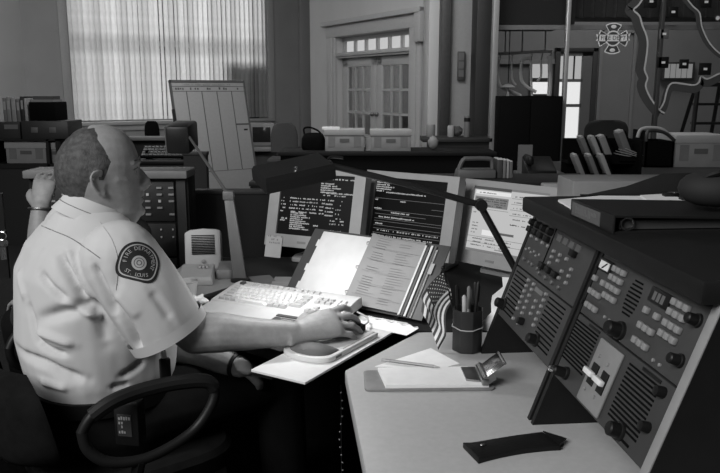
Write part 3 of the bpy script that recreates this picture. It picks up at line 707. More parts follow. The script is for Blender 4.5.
# ---- white mouse board with mouse pad, wrist rest and mouse
ud = Vector((.51, .86, 0)).normalized(); MBd = frame2(Vector((-.121, 1.561, 0)), ud)
brd = thing('mouse_board', 'white sheet board jutting over the desk edge beneath the mouse pad', 'board', (-.121, 1.561, ZD), math.atan2(ud.y, ud.x))
MB().box(0, .50, 0, .152, 0, .006).build('board', G('board_white', .72, .6, var=.03), brd, .001)
MB().box(.01, .18, .10, .16, -.012, 0).build('support_arm', black, brd)
pad = thing('mouse_pad', 'pale mouse pad with grey gel wrist rest on the white board', 'mouse pad', Vector((-.084, 1.655, ZD+.006)), math.atan2(.85, .53))
pb = [(.035*math.cos(t_)+.035, .07+.07*math.sin(t_)) for t_ in [math.pi/2+math.pi*i/10 for i in range(11)]]
MB().prism(pb+[(.25, 0), (.25, .14)], 0, .014).build('pad_base', G('pad_pale', .62, .5), pad, .003)
gm = MB(); rs = []
for i in range(9):
    t_ = i/8; x = .012+.075*t_; hh = .021*math.sin(math.pi*min(1, (t_*.86+.14))) ** .6; ww = .060*math.sqrt(max(.02, 1-(2*max(0, .5-t_))**2*.9))
    rs.append([(x, .07+ww*math.cos(a_), .013+max(0, hh*math.sin(a_))) for a_ in [math.pi*k/10 for k in range(11)]]+[(x, .07-ww, .012), (x, .07+ww, .012)])
gm.loft(rs).build('wrist_rest', G('gel_grey', .13, .6, spec=.2), pad, smooth=60)
MB().box(.092, .245, .008, .132, .014, .0155).build('pad_surface', G('pad_cloth', .46, .8, var=.05), pad, .0005)
MB().prism([(.05, -.0006), (.075, -.0006), (.075, .0), (.05, .0)], .004, .010).build('pad_emblem', G('emblem_dark', .12), pad)
mo = thing('computer_mouse', 'small dark ended mouse under the fingertips on the pad', 'mouse', Vector((-.048, 1.853, ZD+.0215)), math.atan2(.6, .8))
ms = MB(); rs = []
for i in range(11):
    t_ = i/10; x = -.05+.1*t_; ww = .029*(1-(2*t_-1)**6)**.5+.004; hh = .006+.026*math.sin(math.pi*(.12+.80*t_))
    rs.append([(x, ww*math.cos(a_), hh*max(0, math.sin(a_))**.7) for a_ in [math.pi*k/10 for k in range(11)]])
ms.loft(rs).build('shell', G('mouse_beige', .40, .4), mo, smooth=60)
MB().cbox((.052, 0, .010), (.02, .05, .018)).build('front_end', black, mo, .004)
MB().tube(spline([(.06, 0, .008), (.10, .02, .004), (.13, .06, .003), (.14, .12, .003)], 5), .0025, 6).build('cable', beige, mo)
# white curled sheet edge between binder and pad
cs = thing('curled_paper', 'white paper strip with curled torn edge at the foot of the binder', 'paper', (.085, 1.965, ZD+.007), -.61)
m = MB(); rr = []
for i in range(14):
    t_ = i/13; x = -.08+.16*t_
    rr.append([(x, -.05, .0), (x, .0, .002), (x, .012, .005+.003*math.sin(i*1.9)), (x, .006, .010+.004*math.sin(i*1.9+.5))])
m.loft(rr, closed=False, cap=False).build('sheet', paper, cs, smooth=60)
# ---- clipboard with paper pad, loose note and pencil
cl = thing('clipboard', 'brown-grey hardboard clipboard with a white writing pad on the side desk', 'clipboard', (.018, 1.522, ZD), math.atan2(.005, .27))
hb = G('hardboard', .20, .5, var=.12, scale=40)
def rrect(x0, x1, y0, y1, r, n=5):
    out = []
    for cx, cy, a0 in ((x1-r, y1-r, 0), (x0+r, y1-r, 90), (x0+r, y0+r, 180), (x1-r, y0+r, 270)):
        out += [(cx+r*math.cos(R(a0+90*k/n)), cy+r*math.sin(R(a0+90*k/n))) for k in range(n+1)]
    return out
MB().prism(rrect(-.008, .275, 0, .115, .012), 0, .005).build('board', hb, cl, .001)
pd_ = MB().prism([(.038, .006), (.262, .008), (.232, .112), (.025, .108)], .0052, .0125).build('writing_pad', paper, cl)
MB().prism([(.040, .008), (.262, .010), (.232, .113), (.026, .109)], .0126, .0132).build('top_sheet', paper, pd_)
# clip: base plate gripping the pad, lever plate standing up
MB().prism([(.215, .025), (.262, .012), (.268, .10), (.214, .10)], .0133, .0175).build('clip_plate', steel, cl, .001)
MB().box(.246, .262, .004, .10, .010, .024).build('clip_jaw', steel, cl, .003)
MB().tube([(.256, .008, .024), (.256, .096, .024)], .006, 10).build('clip_spring', steel, cl)
Mlev = T((.254, .052, .022)) @ RY(R(-38))
MB().box(0, .055, -.038, .038, -.0008, .0012).build('clip_lever', chrome, cl, .0006, M=Mlev)
MB().tube([(.055, -.036, 0), (.055, .036, 0)], .003, 8).build('lever_bead', chrome, cl, M=Mlev)
for s_ in (-1, 1): MB().box(.0, .02, s_*.036-.002, s_*.036+.002, -.016, .0).build('lever_ear', steel, cl, M=Mlev)
nt2 = tag(MB().prism([(.035, 1.672), (.175, 1.648), (.236, 1.690), (.178, 1.798)], ZD, ZD+.0012).build('loose_note', paper), 'loose white note sheet lying beyond the clipboard', 'paper')
pc = thing('pencil', 'unsharp grey pencil with pale eraser resting on the clipboard pad edge', 'pencil', (0, 0, 0))
p0, p1 = Vector((.055, 1.675, ZD+.0155)), Vector((.183, 1.625, ZD+.0165)); dv = (p1-p0).normalized()
MB().tube([p0+dv*.014, p1-dv*.014], .0038, 6).build('shaft', G('pencil_paint', .22, .4), pc)
MB().tube([p0+dv*.006, p0+dv*.016], .0040, 10).build('ferrule', steel, pc)
MB().tube([p0-dv*.004, p0+dv*.006], .0037, 10).build('eraser', G('eraser', .40, .8), pc)
MB().tube([p1-dv*.014, p1], [.0037, .0006], 6).build('tip', G('pencil_wood', .4), pc)
# ---- pen cup with pens and flag
PC = Vector((.268, 1.79, ZD))
pcup = thing('pen_cup', 'black eight sided pen cup with a rubber band around it', 'pen cup', PC, .2)
MB().lathe([(.036, 0), (.039, .003), (.039, .108), (.036, .108), (.035, .008), (.001, .008)], 8).build('cup', G('cup_black', .018, .35), pcup, .003, smooth=25)
MB().tube([(.0402*math.cos(R(22.5*k)), .0402*math.sin(R(22.5*k)), .062+.002*math.sin(k)) if k % 2 == 0 else (.0375*math.cos(R(22.5*k)), .0375*math.sin(R(22.5*k)), .062+.002*math.sin(k)) for k in range(16)], .0014, 6, closed=True).build('rubber_band', G('rubber_band', .35, .6), pcup)
for k, (bx, by, tx, ty, hh, r_, mt_, ds) in enumerate([(-.018, .005, -.030, .0, .158, .0045, 'black', 'black pen at left of the pen cup leaning left'), (.004, .012, .004, .02, .150, .0052, 'grey', 'grey capped pen in the middle of the pen cup'),
        (.012, -.008, .024, .004, .165, .0042, 'black', 'slim black pen at the right of the pen cup'), (.020, .012, .019, .022, .160, .0046, 'black', 'black pen behind the others at the right of the cup'), (-.008, -.014, -.012, -.010, .135, .0055, 'pale', 'pale stub marker at the front of the pen cup')]):
    t = thing('pen', ds, 'pen', PC+Vector((bx, by, .009)), 0, 'pens in the black cup')
    e = Vector((tx-bx, ty-by, hh)); mm_ = {'black': black, 'grey': G('pen_grey', .12), 'pale': G('pen_pale', .40)}[mt_]
    MB().tube([(0, 0, 0), e*.62], r_*.9, 8).build('barrel', mm_ if mt_ != 'grey' else G('pen_pale', .40), t)
    MB().tube([e*.62, e*.97, e], [r_, r_, r_*.5], 8).build('cap', mm_, t)
    MB().tube([e*.70+Vector((r_+.001, 0, 0)), e*.94+Vector((r_+.001, 0, 0))], .0012, 5).build('clip', mm_, t)
fl = thing('desk_flag', 'small striped United States flag on a black stick in the pen cup', 'flag', PC+Vector((-.012, .008, .01)))
ft = at(443, 268, 1.80)-fl.location
MB().tube([(0, 0, 0), ft], .0026, 6).build('stick', black, fl)
MB().ball(ft, .0055).build('finial', black, fl)
# cloth: u down the stick, v along the fly (hangs to the left and down)
cloth_l = G('flag_white', .70, .8); cloth_d = G('flag_dark', .055, .8)
sdir = -ft.normalized()
def fpt(u, v):       # u 0..1 along the hoist (13 stripes), v 0..1 along the fly
    base = ft*(1-.045)+sdir*(.082*u)
    drop = Vector((-.060+.030*u, -.02, -.098-.018*u))
    wave = Vector((.006*math.sin(v*7+u*3), .012*math.sin(u*9+v*3)*v, 0))
    return base+drop*v+wave+Vector((-.02*math.sin(math.pi*min(1, v*1.3))*(1-u), 0, .004*math.sin(v*9)))
def cloth(u0, u1, v0, v1, nu, nv, off=0.):
    vs = []; 
    for i in range(nu+1):
        for j in range(nv+1):
            u = u0+(u1-u0)*i/nu; v = v0+(v1-v0)*j/nv; vs.append(fpt(u, v)+Vector((0, -off, 0)))
    n_ = nv+1
    fs = [(i*n_+j, i*n_+j+1, (i+1)*n_+j+1, (i+1)*n_+j) for i in range(nu) for j in range(nv)]
    return MB().add(vs, fs)
for k in range(13):
    v0 = .42 if k < 7 else 0
    cloth(k/13, (k+1)/13, v0, 1, 2, 12).build('stripe', cloth_d if k % 2 == 0 else cloth_l, fl, smooth=80)
cn = cloth(0, 7/13, 0, .42, 8, 8).build('canton', G('flag_canton', .03, .8), fl, smooth=80)
star = [(math.cos(R(90+36*k))*(1 if k % 2 == 0 else .42), math.sin(R(90+36*k))*(1 if k % 2 == 0 else .42)) for k in range(10)]
for r_ in range(9):
    for c_ in range(6 if r_ % 2 == 0 else 5):
        u = (7/13)*(r_+.7)/9.4; v = .42*((c_+.6+(.5 if r_ % 2 else 0))/6.2)
        o_ = fpt(u, v); eu = (fpt(u+.02, v)-o_).normalized(); evv = (fpt(u, v+.02)-o_).normalized()
        for sg in (-1, 1):
            MB().add([o_+(eu*x+evv*y)*.0021+Vector((0, sg*.0008, 0)) for x, y in star], [tuple(range(10))]).build('star', cloth_l, cn, smooth=0)
# ---- leather pouch on the side desk
po = thing('pouch', 'flat black leather case lying at the front edge of the desk', 'case', (.19, 1.253, ZD), math.atan2(.05, .155))
rr = []
for i in range(11):
    t_ = i/10; x = .165*t_; k_ = .010+.002*math.sin(t_*3)+.006*max(0, .12-t_)*6
    y0, y1 = -.052+.018*t_*(1-t_)*2+(.01 if t_ > .9 else 0)*0, .012+.0*t_
    rr.append([(x+.025*0, y0-.0, 0), (x, y1, 0), (x, y1, k_*.8), (x, (y0+y1)/2, k_), (x, y0, k_*.9)])
MB().loft(rr).build('case_body', G('leather', .009, .5, spec=.25, bump=.2, bscale=300), po, .002)
MB().prism([(.165, -.048), (.19, -.030), (.165, .010)], .008, .0105).build('flap', G('leather', .014), po)
MB().ball((.03, -.01, .0125), (.006, .003, .002)).build('stud', steel, po)
# ---- things on top of the console
ZC = ZD+HT+.036
cbm = G('binder_black', .012, .5, var=.1, spec=.3)
b0 = Vector((.428, 1.507, ZC))
bt_ = thing('lever_binder', 'closed dark binder with a labelled spine lying on the console top', 'binder', b0, YAW-R(90))
bp = lambda *a_: MB().box(*a_)
bp(0, .205, .004, .30, 0, .004).build('lower_cover', cbm, bt_); 
Mup = T((0, 0, .030)) @ RX(R(-1.5))
bp(0, .205, .004, .31, 0, .004).build('upper_cover', cbm, bt_, M=Mup)
bp(-.001, .206, 0, .005, 0, .034).build('spine', cbm, bt_, .002)
bp(.010, .150, -.001, .0005, .004, .030).build('spine_label', G('spine_label', .10, .6), bt_)
m = MB(); text_rows(m, [(.12, .9, .35, .9), (.12, .7, .6, .85)], .13, .026, -.0014, 8, .007, .005)
m.build('spine_print', G('label_mid', .14), bt_, M=T((.08, 0, .017)))
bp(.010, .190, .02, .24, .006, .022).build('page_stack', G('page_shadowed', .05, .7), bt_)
MB().tube([(.197, .03+.012*math.cos(R(20*k)), .017+.011*math.sin(R(20*k))) for k in range(18)], .0022, 6, closed=True).build('ring', chrome, bt_)
# papers with black clips on the binder
ppr = thing('paper_stack', 'white sheets held by black binder clips beyond the closed binder', 'papers', Vector((0, 0, ZC)))
Pz = lambda px, py: tuple(on(px, py, ZC+.004))[:2]
MB().prism([Pz(558, 200), Pz(600, 196), Pz(664, 196.5), Pz(700, 208), Pz(640, 212), Pz(572, 208)], 0, .005).build('sheets', paper, ppr)
MB().prism([Pz(640, 196.5), Pz(668, 195), Pz(704, 208), Pz(660, 211)], .0052, .0075).build('top_sheet', paper, ppr)
for px, py in ((671, 197.5), (688, 201)):
    x, y = Pz(px, py)
    MB().box(x-.018, x+.018, y-.012, y+.012, .004, .017).build('binder_clip', black, ppr, .003)
    MB().tube([(x-.008, y, .016), (x-.004, y-.03, .020), (x+.004, y-.03, .020), (x+.008, y, .016)], .0013, 5).build('clip_wire', chrome, ppr)
fo = thing('black_folder', 'black open folder cover slanting up behind the white papers', 'folder', Vector((.58, 1.79, ZC)), -.06)
MB().prism([(-.05, 0.0), (.28, 0), (.28, .062), (.15, .058), (.06, .025)], -.005, 0, T((0, .0, 0)) @ RX(R(66))).build('raised_cover', cbm, fo, .001)
MB().prism([(-.05, -.012), (.28, -.012), (.28, .0), (-.05, .0)], 0, .004).build('base_cover', cbm, fo)
bg = thing('black_bag', 'rounded black soft bag on the closed binder at the right frame edge', 'bag', Vector((.675, 1.40, ZC+.041)))
rs = []
for i in range(9):
    a_ = math.pi*i/8; z = .028-.033*math.cos(a_); s_ = max(.06, math.sin(a_))**.6
    rs.append([(.075*s_*math.cos(2*math.pi*k/16), .06*s_*math.sin(2*math.pi*k/16), z) for k in range(16)])
MB().loft(rs).build('bag_body', G('bag_cloth', .012, .8), bg, smooth=80)
MB().tube(spline([(-.05, -.02, .045), (-.02, -.04, .062), (.03, -.04, .062), (.055, -.015, .045)], 5), .005, 6).build('strap', black, bg)
# ---- intercom speaker, base phone, cup, tissue and lamps
sp = thing('intercom_speaker', 'beige desktop intercom speaker with dark louvres behind the paper cup', 'speaker', (-.565, 2.655, ZD+.004), .12); sp.scale = (1.13, 1.13, 1.13)
rs = []
for x, zt_, yo in ((-.058, .118, 0), (-.04, .127, 0), (0, .131, 0), (.04, .128, 0), (.055, .124, 0)):
    rs.append([(x, -.03, 0), (x, .05, 0), (x, .05, zt_-.015), (x, -.015, zt_)])
bge = G('intercom_beige', .34, .5)
bo = MB().loft(rs).build('case', bge, sp, .006)
for k in range(12): MB().box(-.036, .036, -.0285+.0009*k, -.026+.0009*k+.001, .050+k*.0052, .0527+k*.0052).build('louvre_slot', black2, bo)
MB().lathe([(.006, 0), (.006, .004), (.001, .006)], 12, T((.0, -.03, .028)) @ RX(R(90))).build('button', G('badge_grey', .2), bo)
ph = thing('base_phone', 'small beige telephone base in front of the intercom speaker', 'phone', (-.55, 2.46, ZD+.004), .1); ph.scale = (1.12, 1.12, 1.12)
pcase = MB().loft([[(-.052, y, 0), (.052, y, 0), (.048, y, z), (-.048, y, z)] for y, z in ((-.06, .018), (-.055, .026), (.0, .036), (.05, .042), (.06, .036))]).build('case', bge, ph, .005)
MB().box(-.04, .04, -.03, .045, .0, .003).build('cradle', G('cradle_grey', .16), pcase, .001, M=T((0, 0, .031)) @ RX(R(8)))
for k in range(3): MB().cbox((.008+k*.011, .01, .042), (.007, .012, .008)).build('button', G('button_mid', .3), pcase)
MB().box(.055, .12, .01, .14, 0, .03).build('handset_cradle', G('cradle_grey', .16), ph, .006)
cu = thing('paper_cup', 'plain pale paper cup beside the crumpled tissue', 'cup', on(189, 300, ZD+.004))
MB().lathe([(.021, 0), (.029, .058), (.031, .06), (.031, .063), (.028, .062), (.020, .004), (.001, .004)], 20).build('cup', G('paper_cup', .50, .7), cu)
ti = thing('crumpled_tissue', 'crumpled white tissue lying in front of the paper cup', 'tissue', on(196, 306, ZD+.004))
m = MB(); m.ball((0, 0, .012), (.032, .022, .016), 16, 10)
m.v = [tuple(Vector(q)*(1+.55*noise.noise(Vector(q)*70))+Vector((0, 0, .004))) for q in m.v]
m.build('tissue', paper, ti, smooth=20)
for k, (px0, py0, w_, d_, rz_, mt_, lb_, nm_, ct_) in enumerate([(262, 282, .075, .09, .3, G('pad_mid', .13), 'dark grey pad lying behind the keyboard left of the cards', 'note_pad', 'pad'), (284, 283, .07, .08, -.1, G('card_grey', .26), 'stack of grey cards behind the keyboard below the screen', 'card_stack', 'cards')]):  # dark grey pad and lighter grey cards
    o_ = thing(nm_, lb_, ct_, on(px0, py0, ZD), rz_)
    for j in range(3): MB().box(-w_/2, w_/2, -d_/2, d_/2, .004*j, .004*j+.0036).build('sheet', mt_, o_, M=RZ(.03*j))
dk = thing('dark_bar', 'dark strip lying between the phone base and keyboard', 'strip', on(228, 294, ZD+.004), 1.0)
MB().box(-.10, .10, -.018, .018, 0, .016).build('bar', black, dk, .004)
# ---- lamps
lampm = G('lamp_black', .012, .42, var=.05, spec=.3)
def lamp_head(parent, M, ln=.205, wd=.115, ht=.046):
    # hollow rectangular hood, open below; local x along its length
    m = MB(); t_ = .003
    o1 = [(-ln/2, -wd/2), (ln/2, -wd/2), (ln/2, wd/2), (-ln/2, wd/2)]
    def rect(k, z): return [(x*k[0], y*k[1], z) for x, y in o1]
    m.loft([rect((1, 1), 0), rect((1, 1), ht*.70), rect((.96, .86), ht), rect((.94, .82), ht-t_), rect((.97, .95), ht*.66), rect((.97, .95), 0), rect((1, 1), 0)], cap=False)
    m.add(rect((.96, .86), ht), [(0, 1, 2, 3)]); m.add(rect((.94, .82), ht-t_), [(3, 2, 1, 0)])
    hd_ = m.build('lamp_shade', lampm, parent, .0, M=M, smooth=25)
    MB().tube([(-ln*.42, 0, ht*.5), (ln*.42, 0, ht*.5)], .009, 10).build('lamp_tube', EM('tube_glow', 1., 6.) if parent.name == 'desk_lamp' else white, hd_)
    MB().lathe([(.006, 0), (.005, .006), (.001, .007)], 10, T((-.005, -wd*.30, ht)) @ RX(R(0))).build('switch', chrome, hd_)
    return hd_
L1 = Vector((.50, 2.02, ZD)); elb = Vector((.326, 2.0, 1.064)); piv = Vector((-.085, 2.0, 1.172))
dl_ = thing('desk_lamp', 'black jointed desk lamp reaching over the binder with its rectangular head lit', 'lamp', L1)
MB().lathe([(.05, 0), (.05, .012), (.02, .02), (.014, .05), (.001, .05)], 20).build('base', lampm, dl_)
MB().tube([(0, 0, .03), elb-L1+Vector((0, .0, -.004))], .0095, 8).build('lower_arm', lampm, dl_)
MB().tube([elb-L1, (elb-L1)*.5+(piv-L1)*.5+Vector((0, 0, .004)), piv-L1], .009, 8).build('upper_arm', lampm, dl_)
MB().lathe([(.001, -.016), (.016, -.016), (.016, .016), (.001, .016)], 14, T(elb-L1) @ RX(R(90))).build('elbow_joint', lampm, dl_)
MB().lathe([(.001, -.018), (.013, -.018), (.013, .018), (.001, .018)], 14, T(piv-L1) @ RX(R(90))).build('head_joint', lampm, dl_)
MB().tube(spline([piv-L1+Vector((-.004, 0, .004)), piv-L1+Vector((.006, .01, .02)), piv-L1+Vector((.04, .012, .018))], 5), .004, 6).build('head_bracket', lampm, dl_)
HD = T(Vector((-.172, 1.955, 1.139))-L1) @ RZ(R(24)) @ RY(R(-9)) @ RX(R(13))
lamp_head(dl_, HD, .19, .115, .040)
ll = bpy.data.lights.new('desk_lamp_tube', 'AREA'); ll.shape = 'RECTANGLE'; ll.size = .16; ll.size_y = .08; ll.energy = 2.5
lo_ = bpy.data.objects.new('desk_lamp_tube', ll); COL.objects.link(lo_); lo_.parent = dl_; lo_.matrix_local = HD @ T((0, 0, .006))
L2 = Vector((-.405, 2.46, ZD))
l2_ = thing('task_lamp', 'second task lamp with flat grey post and thin arm before the dark dividers', 'lamp', L2)
pm = G('post_grey', .11, .45); top2 = Vector((-.44, 2.49, 1.022))-L2; h2 = Vector((-.683, 3.0, 1.192))-L2
MB().lathe([(.032, 0), (.032, .01), (.02, .016), (.001, .016)], 16).build('base', lampm, l2_)
e = top2
MB().loft([[(x-.022, -.008, .01), (x+.022, -.008, .01), (x+.022, .008, .01), (x-.022, .008, .01)] for x in (0,)]+[[(e.x-.015, e.y-.008, e.z), (e.x+.015, e.y-.008, e.z), (e.x+.015, e.y+.008, e.z), (e.x-.015, e.y+.008, e.z)]]).build('post', pm, l2_, .002)
MB().cbox((e.x, e.y, e.z), (.036, .03, .03)).build('joint', pm, l2_, .004)
MB().tube([e, h2], .0055, 8).build('arm', G('arm_grey', .09, .5), l2_)
hb_ = MB().cbox((0, 0, 0), (.095, .17, .11)).build('lamp_head', lampm, l2_, .012, M=T(h2+Vector((-.035, .05, -.01))) @ RX(R(6)))
MB().tube([(0, 0, 0), (.0, 0, .016)], .01, 8).build('head_joint', lampm, l2_, M=T(h2))
MB().box(-.052, -.048, -.07, .07, -.05, .05).build('edge_trim', G('post_grey', .11), hb_)
# bead chain hanging below the side desk
ch = thing('bead_chain', 'thin bead chain hanging in the dark below the desk corner', 'chain', on(346, 385, ZD-.05))
for k in range(14): MB().ball((-.012+.0012*k*0+.004*math.sin(k*.8)-.0*k, .0, -.02-.020*k), .003, 8, 6).build('bead', G('bead_metal', .22, .4, metal=1.), ch)
MB().tube([(-.012, 0, 0), (-.012, 0, -.29)], .0008, 4).build('cord', steel, ch)
# ================================================================== PEOPLE
skin = G('skin', .27, .5, var=.10, scale=60, bump=.15, bscale=400)
hair_m = G('hair_grey', .058, .6, var=.5, scale=90, bump=.5, bscale=500)
def frame_from(o, x, zhint=(0, 0, 1)):
    x = Vector(x).normalized(); z = Vector(zhint); z = (z-x*z.dot(x)).normalized(); y = z.cross(x)
    return Matrix(((x.x, y.x, z.x, o[0]), (x.y, y.y, z.y, o[1]), (x.z, y.z, z.z, o[2]), (0, 0, 0, 1)))
def limb(m, pts, rad, n=5, seg=14):
    P = spline(pts, n); m.tube(P, lerp_list(rad, n), seg)
    m.ball(pts[0], rad[0], 12, 8); m.ball(pts[-1], rad[-1], 12, 8)
def hand(m, M, side=1, bend=(6, 52, 76), sp=.07, thumb=None):
    # x along the fingers, z out of the back of the hand, thumb towards +y*side
    P = lambda x, y, z: M @ Vector((x, y*side, z))
    rs = []
    for x, wd, ht, z, yo in ((-.03, .028, .021, 0, 0), (0, .030, .020, .001, 0), (.03, .036, .019, .005, .001), (.06, .041, .017, .008, 0), (.088, .042, .0145, .009, 0), (.100, .036, .011, .007, 0)):
        rs.append([P(x, yo+wd*math.cos(t), z+ht*math.sin(t)*(1 if math.sin(t) > 0 else .85)) for t in [2*math.pi*k/18 for k in range(18)]])
    m.loft(rs)
    for k, (y, L, r) in enumerate(((.031, (.042, .025, .021), .0098), (.0105, (.047, .029, .022), .0102), (-.0105, (.043, .027, .021), .0096), (-.030, (.034, .020, .019), .0086))):
        p = Vector((.088 if k < 3 else .082, y, .0085)); fan = (1.5-k)*sp; pts = [p-Vector((.02, 0, .0)), p]; ang = 0
        b_ = [R(bend[0]+3*k), R(bend[1]+3*k), R(bend[2]+2*k)]
        for l_, an in zip(L, b_):
            p = p+Vector((math.cos(an)*math.cos(fan), math.cos(an)*math.sin(fan), -math.sin(an)))*l_; pts.append(p)
        W_ = [P(*q) for q in pts]; rr_ = [r*1.05, r*1.12, r*1.06, r*.92, r*.74]
        Q = []; RR = []
        for i in range(4):
            for t in (0, .33, .66): Q.append(W_[i].lerp(W_[i+1], t)); RR.append(rr_[i]+(rr_[i+1]-rr_[i])*t-(.0006 if t else 0))
        Q.append(W_[4]); RR.append(rr_[4]); m.tube(Q, RR, 10); m.ball(W_[4], rr_[4], 8, 6)
        for q_, r_ in zip(W_[1:4], rr_[1:4]): m.ball(q_, r_*1.03, 8, 6)
    th = thumb or ((.012, .022, -.003), (.038, .046, -.010), (.066, .053, -.016), (.090, .050, -.020))
    limb(m, [P(*q) for q in th], [.016, .0135, .0115, .009], 3, 10)
MB_lips = []
def head(m, HM):
    rows = [(.1165, .030, -.004, .018), (.109, .052, -.022, .038), (.098, .070, -.046, .053), (.084, .082, -.061, .063), (.066, .092, -.077, .071), (.047, .0985, -.088, .0755), (.022, .103, -.0955, .078), (.005, .0995, -.0975, .0775),
            (-.014, .100, -.0965, .0755), (-.032, .101, -.092, .073), (-.05, .102, -.080, .070), (-.067, .103, -.058, .066), (-.084, .101, -.030, .060), (-.100, .103, -.006, .052), (-.113, .099, .014, .040), (-.121, .085, .030, .024)]
    rs = []
    for z, xf, xb, w_ in rows:
        cx, a_ = (xf+xb)/2, (xf-xb)/2; r = []
        for k in range(28):
            t = 2*math.pi*k/28; c_, s_ = math.cos(t), math.sin(t)
            e_ = .92; r.append(HM @ Vector((cx+a_*math.copysign(abs(c_)**e_, c_), w_*math.copysign(abs(s_)**e_, s_), z)))
        rs.append(r)
    m.loft(rs)
    P = lambda *q: HM @ Vector(q)
    m.tube([P(.094, 0, .012), P(.104, 0, -.004), P(.114, 0, -.020), P(.1195, 0, -.033), P(.112, 0, -.041), P(.096, 0, -.044)], [.007, .008, .0095, .0115, .010, .006], 10)
    for s_ in (-1, 1):
        m.ball(P(.106, s_*.011, -.037), .0085, 8, 6)
        m.tube([P(.100, s_*.006, .022), P(.096, s_*.028, .026), P(.082, s_*.049, .020)], [.007, .0085, .006], 8)
        m.tube([P(.084, s_*.030, -.026), P(.066, s_*.054, -.018), P(.040, s_*.068, -.012)], [.007, .008, .006], 10)   # cheekbone
        m.ball(P(.030, s_*.026, -.092), (.052, .030, .034), 14, 10)              # jowl
        # lids
        m.tube([P(.096, s_*.018, .006), P(.0945, s_*.032, .0105), P(.085, s_*.046, .005)], [.003, .0042, .003], 6)
        m.tube([P(.095, s_*.018, -.004), P(.092, s_*.032, -.008), P(.085, s_*.046, -.002)], [.003, .0045, .003], 6)
        # ear
        ec = P(.004, s_*.079, -.020)
        EMt = HM @ T((.004, s_*.0775, -.020)) @ RZ(s_*R(-18)) @ RY(R(-12))
        m.ball((0, 0, 0), (.016, .006, .031), 12, 8, M=EMt)
        rim = [(.010, 0, .012), (.006, s_*.006, .027), (-.006, s_*.009, .031), (-.017, s_*.011, .022), (-.019, s_*.011, .004), (-.012, s_*.008, -.015), (-.002, s_*.005, -.028), (.007, s_*.002, -.030)]
        m.tube([EMt @ Vector(q) for q in spline(rim, 3)], .0045, 8)
        m.ball(EMt @ Vector((.002, s_*.003, -.028)), .008, 8, 6); m.ball(EMt @ Vector((.011, s_*.003, -.006)), (.004, .004, .008), 8, 6)
    m.tube([P(.086, -.024, -.063), P(.1065, 0, -.059), P(.086, .024, -.063)], [.004, .0064, .004], 8)
    MB_lips.append([P(.0865, -.026, -.0685), P(.1075, 0, -.0675), P(.0865, .026, -.0685)])
    m.tube([P(.084, -.022, -.0755), P(.1045, 0, -.0765), P(.084, .022, -.0755)], [.004, .0068, .004], 8)
    m.ball(P(.097, 0, -.104), (.014, .020, .013), 10, 8)
    m.ball(P(.045, 0, -.115), (.055, .042, .024), 12, 8); limb(m, [P(.045, 0, -.115), P(.02, 0, -.17)], [.046, .055], 3)                            # under the chin
def np_mesh(me):
    n_ = len(me.vertices); co = np.empty(n_*3); me.vertices.foreach_get('co', co)
    no = np.empty(n_*3); me.vertex_normals.foreach_get('vector', no); return co.reshape(-1, 3), no.reshape(-1, 3)
def add_hair(me, HM, parent, mask, mat, thick=.006):
    co, no = np_mesh(me); Mi = np.array(HM.inverted())
    loc = co @ Mi[:3, :3].T + Mi[:3, 3]
    mk = np.array([mask(*p) for p in loc]); keep = mk > 0
    idx = -np.ones(len(co), int); vs = []
    for i in np.nonzero(keep)[0]:
        p = Vector(loc[i]); nz_ = noise.noise(Vector((p.x*60, p.y*60, p.z*18)))
        d_ = -.0010+min(1, mk[i]/.018)*(thick+.0026*nz_); idx[i] = len(vs); vs.append(tuple(co[i]+no[i]*d_))
    fs = [tuple(idx[v] for v in p.vertices) for p in me.polygons if all(keep[v] for v in p.vertices)]
    h = bpy.data.meshes.new('hair'); h.from_pydata(vs, [], fs); h.polygons.foreach_set('use_smooth', [True]*len(fs))
    return link('hair', h, mat, parent)
def torso_rings(C, fw, lf, rings, k=1., dz=0., n=36):
    out = []
    for z, o_, a_, b_ in rings:
        c = C+fw*o_; c = Vector((c.x, c.y, z+dz))
        out.append([c+fw*(a_*k*math.copysign(abs(math.cos(t))**.9, math.cos(t)))+lf*(b_*k*math.copysign(abs(math.sin(t))**.85, math.sin(t))) for t in [2*math.pi*i/n for i in range(n)]])
    return out
# ------------------------------------------------------------------ the dispatcher
BYAW = R(37); fw = Vector((math.cos(BYAW), math.sin(BYAW), 0)); lf = Vector((-math.sin(BYAW), math.cos(BYAW), 0))
C0 = Vector((-.668, 1.865, 0))
Hc = at(97, 172, 1.86); HM = T(Hc) @ RZ(R(19))
ring_t = [(.615, -.01, .165, .185), (.67, -.012, .182, .20), (.76, -.012, .196, .208), (.85, -.018, .185, .212), (.93, -.026, .165, .214), (.99, -.026, .135, .208), (1.03, -.022, .104, .17), (1.06, -.016, .084, .120), (1.085, -.010, .070, .078)]
S_r = Vector((-.555, 1.695, .982)); E_r = Vector((-.395, 1.715, .795)); W_r = Vector((-.165, 1.758, .784))
S_l = C0+lf*.19; S_l.z = .985; E_l = Vector((-.575, 2.00, .690)); W_l = Vector((-.315, 1.868, .655))
bm_ = MB()
head(bm_, HM)
nb = C0+fw*-.012; limb(bm_, [Vector((nb.x, nb.y, 1.0)), Vector((nb.x, nb.y, 1.06)), HM @ Vector((-.008, 0, -.10)), HM @ Vector((-.005, 0, -.04))], [.08, .070, .067, .064], 4, 18)
bm_.loft(torso_rings(C0, fw, lf, ring_t, .86))
limb(bm_, [S_r+Vector((-.03, .03, 0)), S_r, (S_r+E_r)/2, E_r], [.06, .062, .054, .047], 5)
fd = (W_r-E_r)
limb(bm_, [E_r, E_r+fd*.25+Vector((0, 0, .004)), E_r+fd*.6, W_r], [.047, .049, .039, .029], 6, 16)
HRm = frame_from(W_r+fd.normalized()*.014, (.87, .48, .06), (0, -.62, .80)) @ Matrix.Scale(1.10, 4)
hand(bm_, HRm, 1, (6, 36, 50), .13)
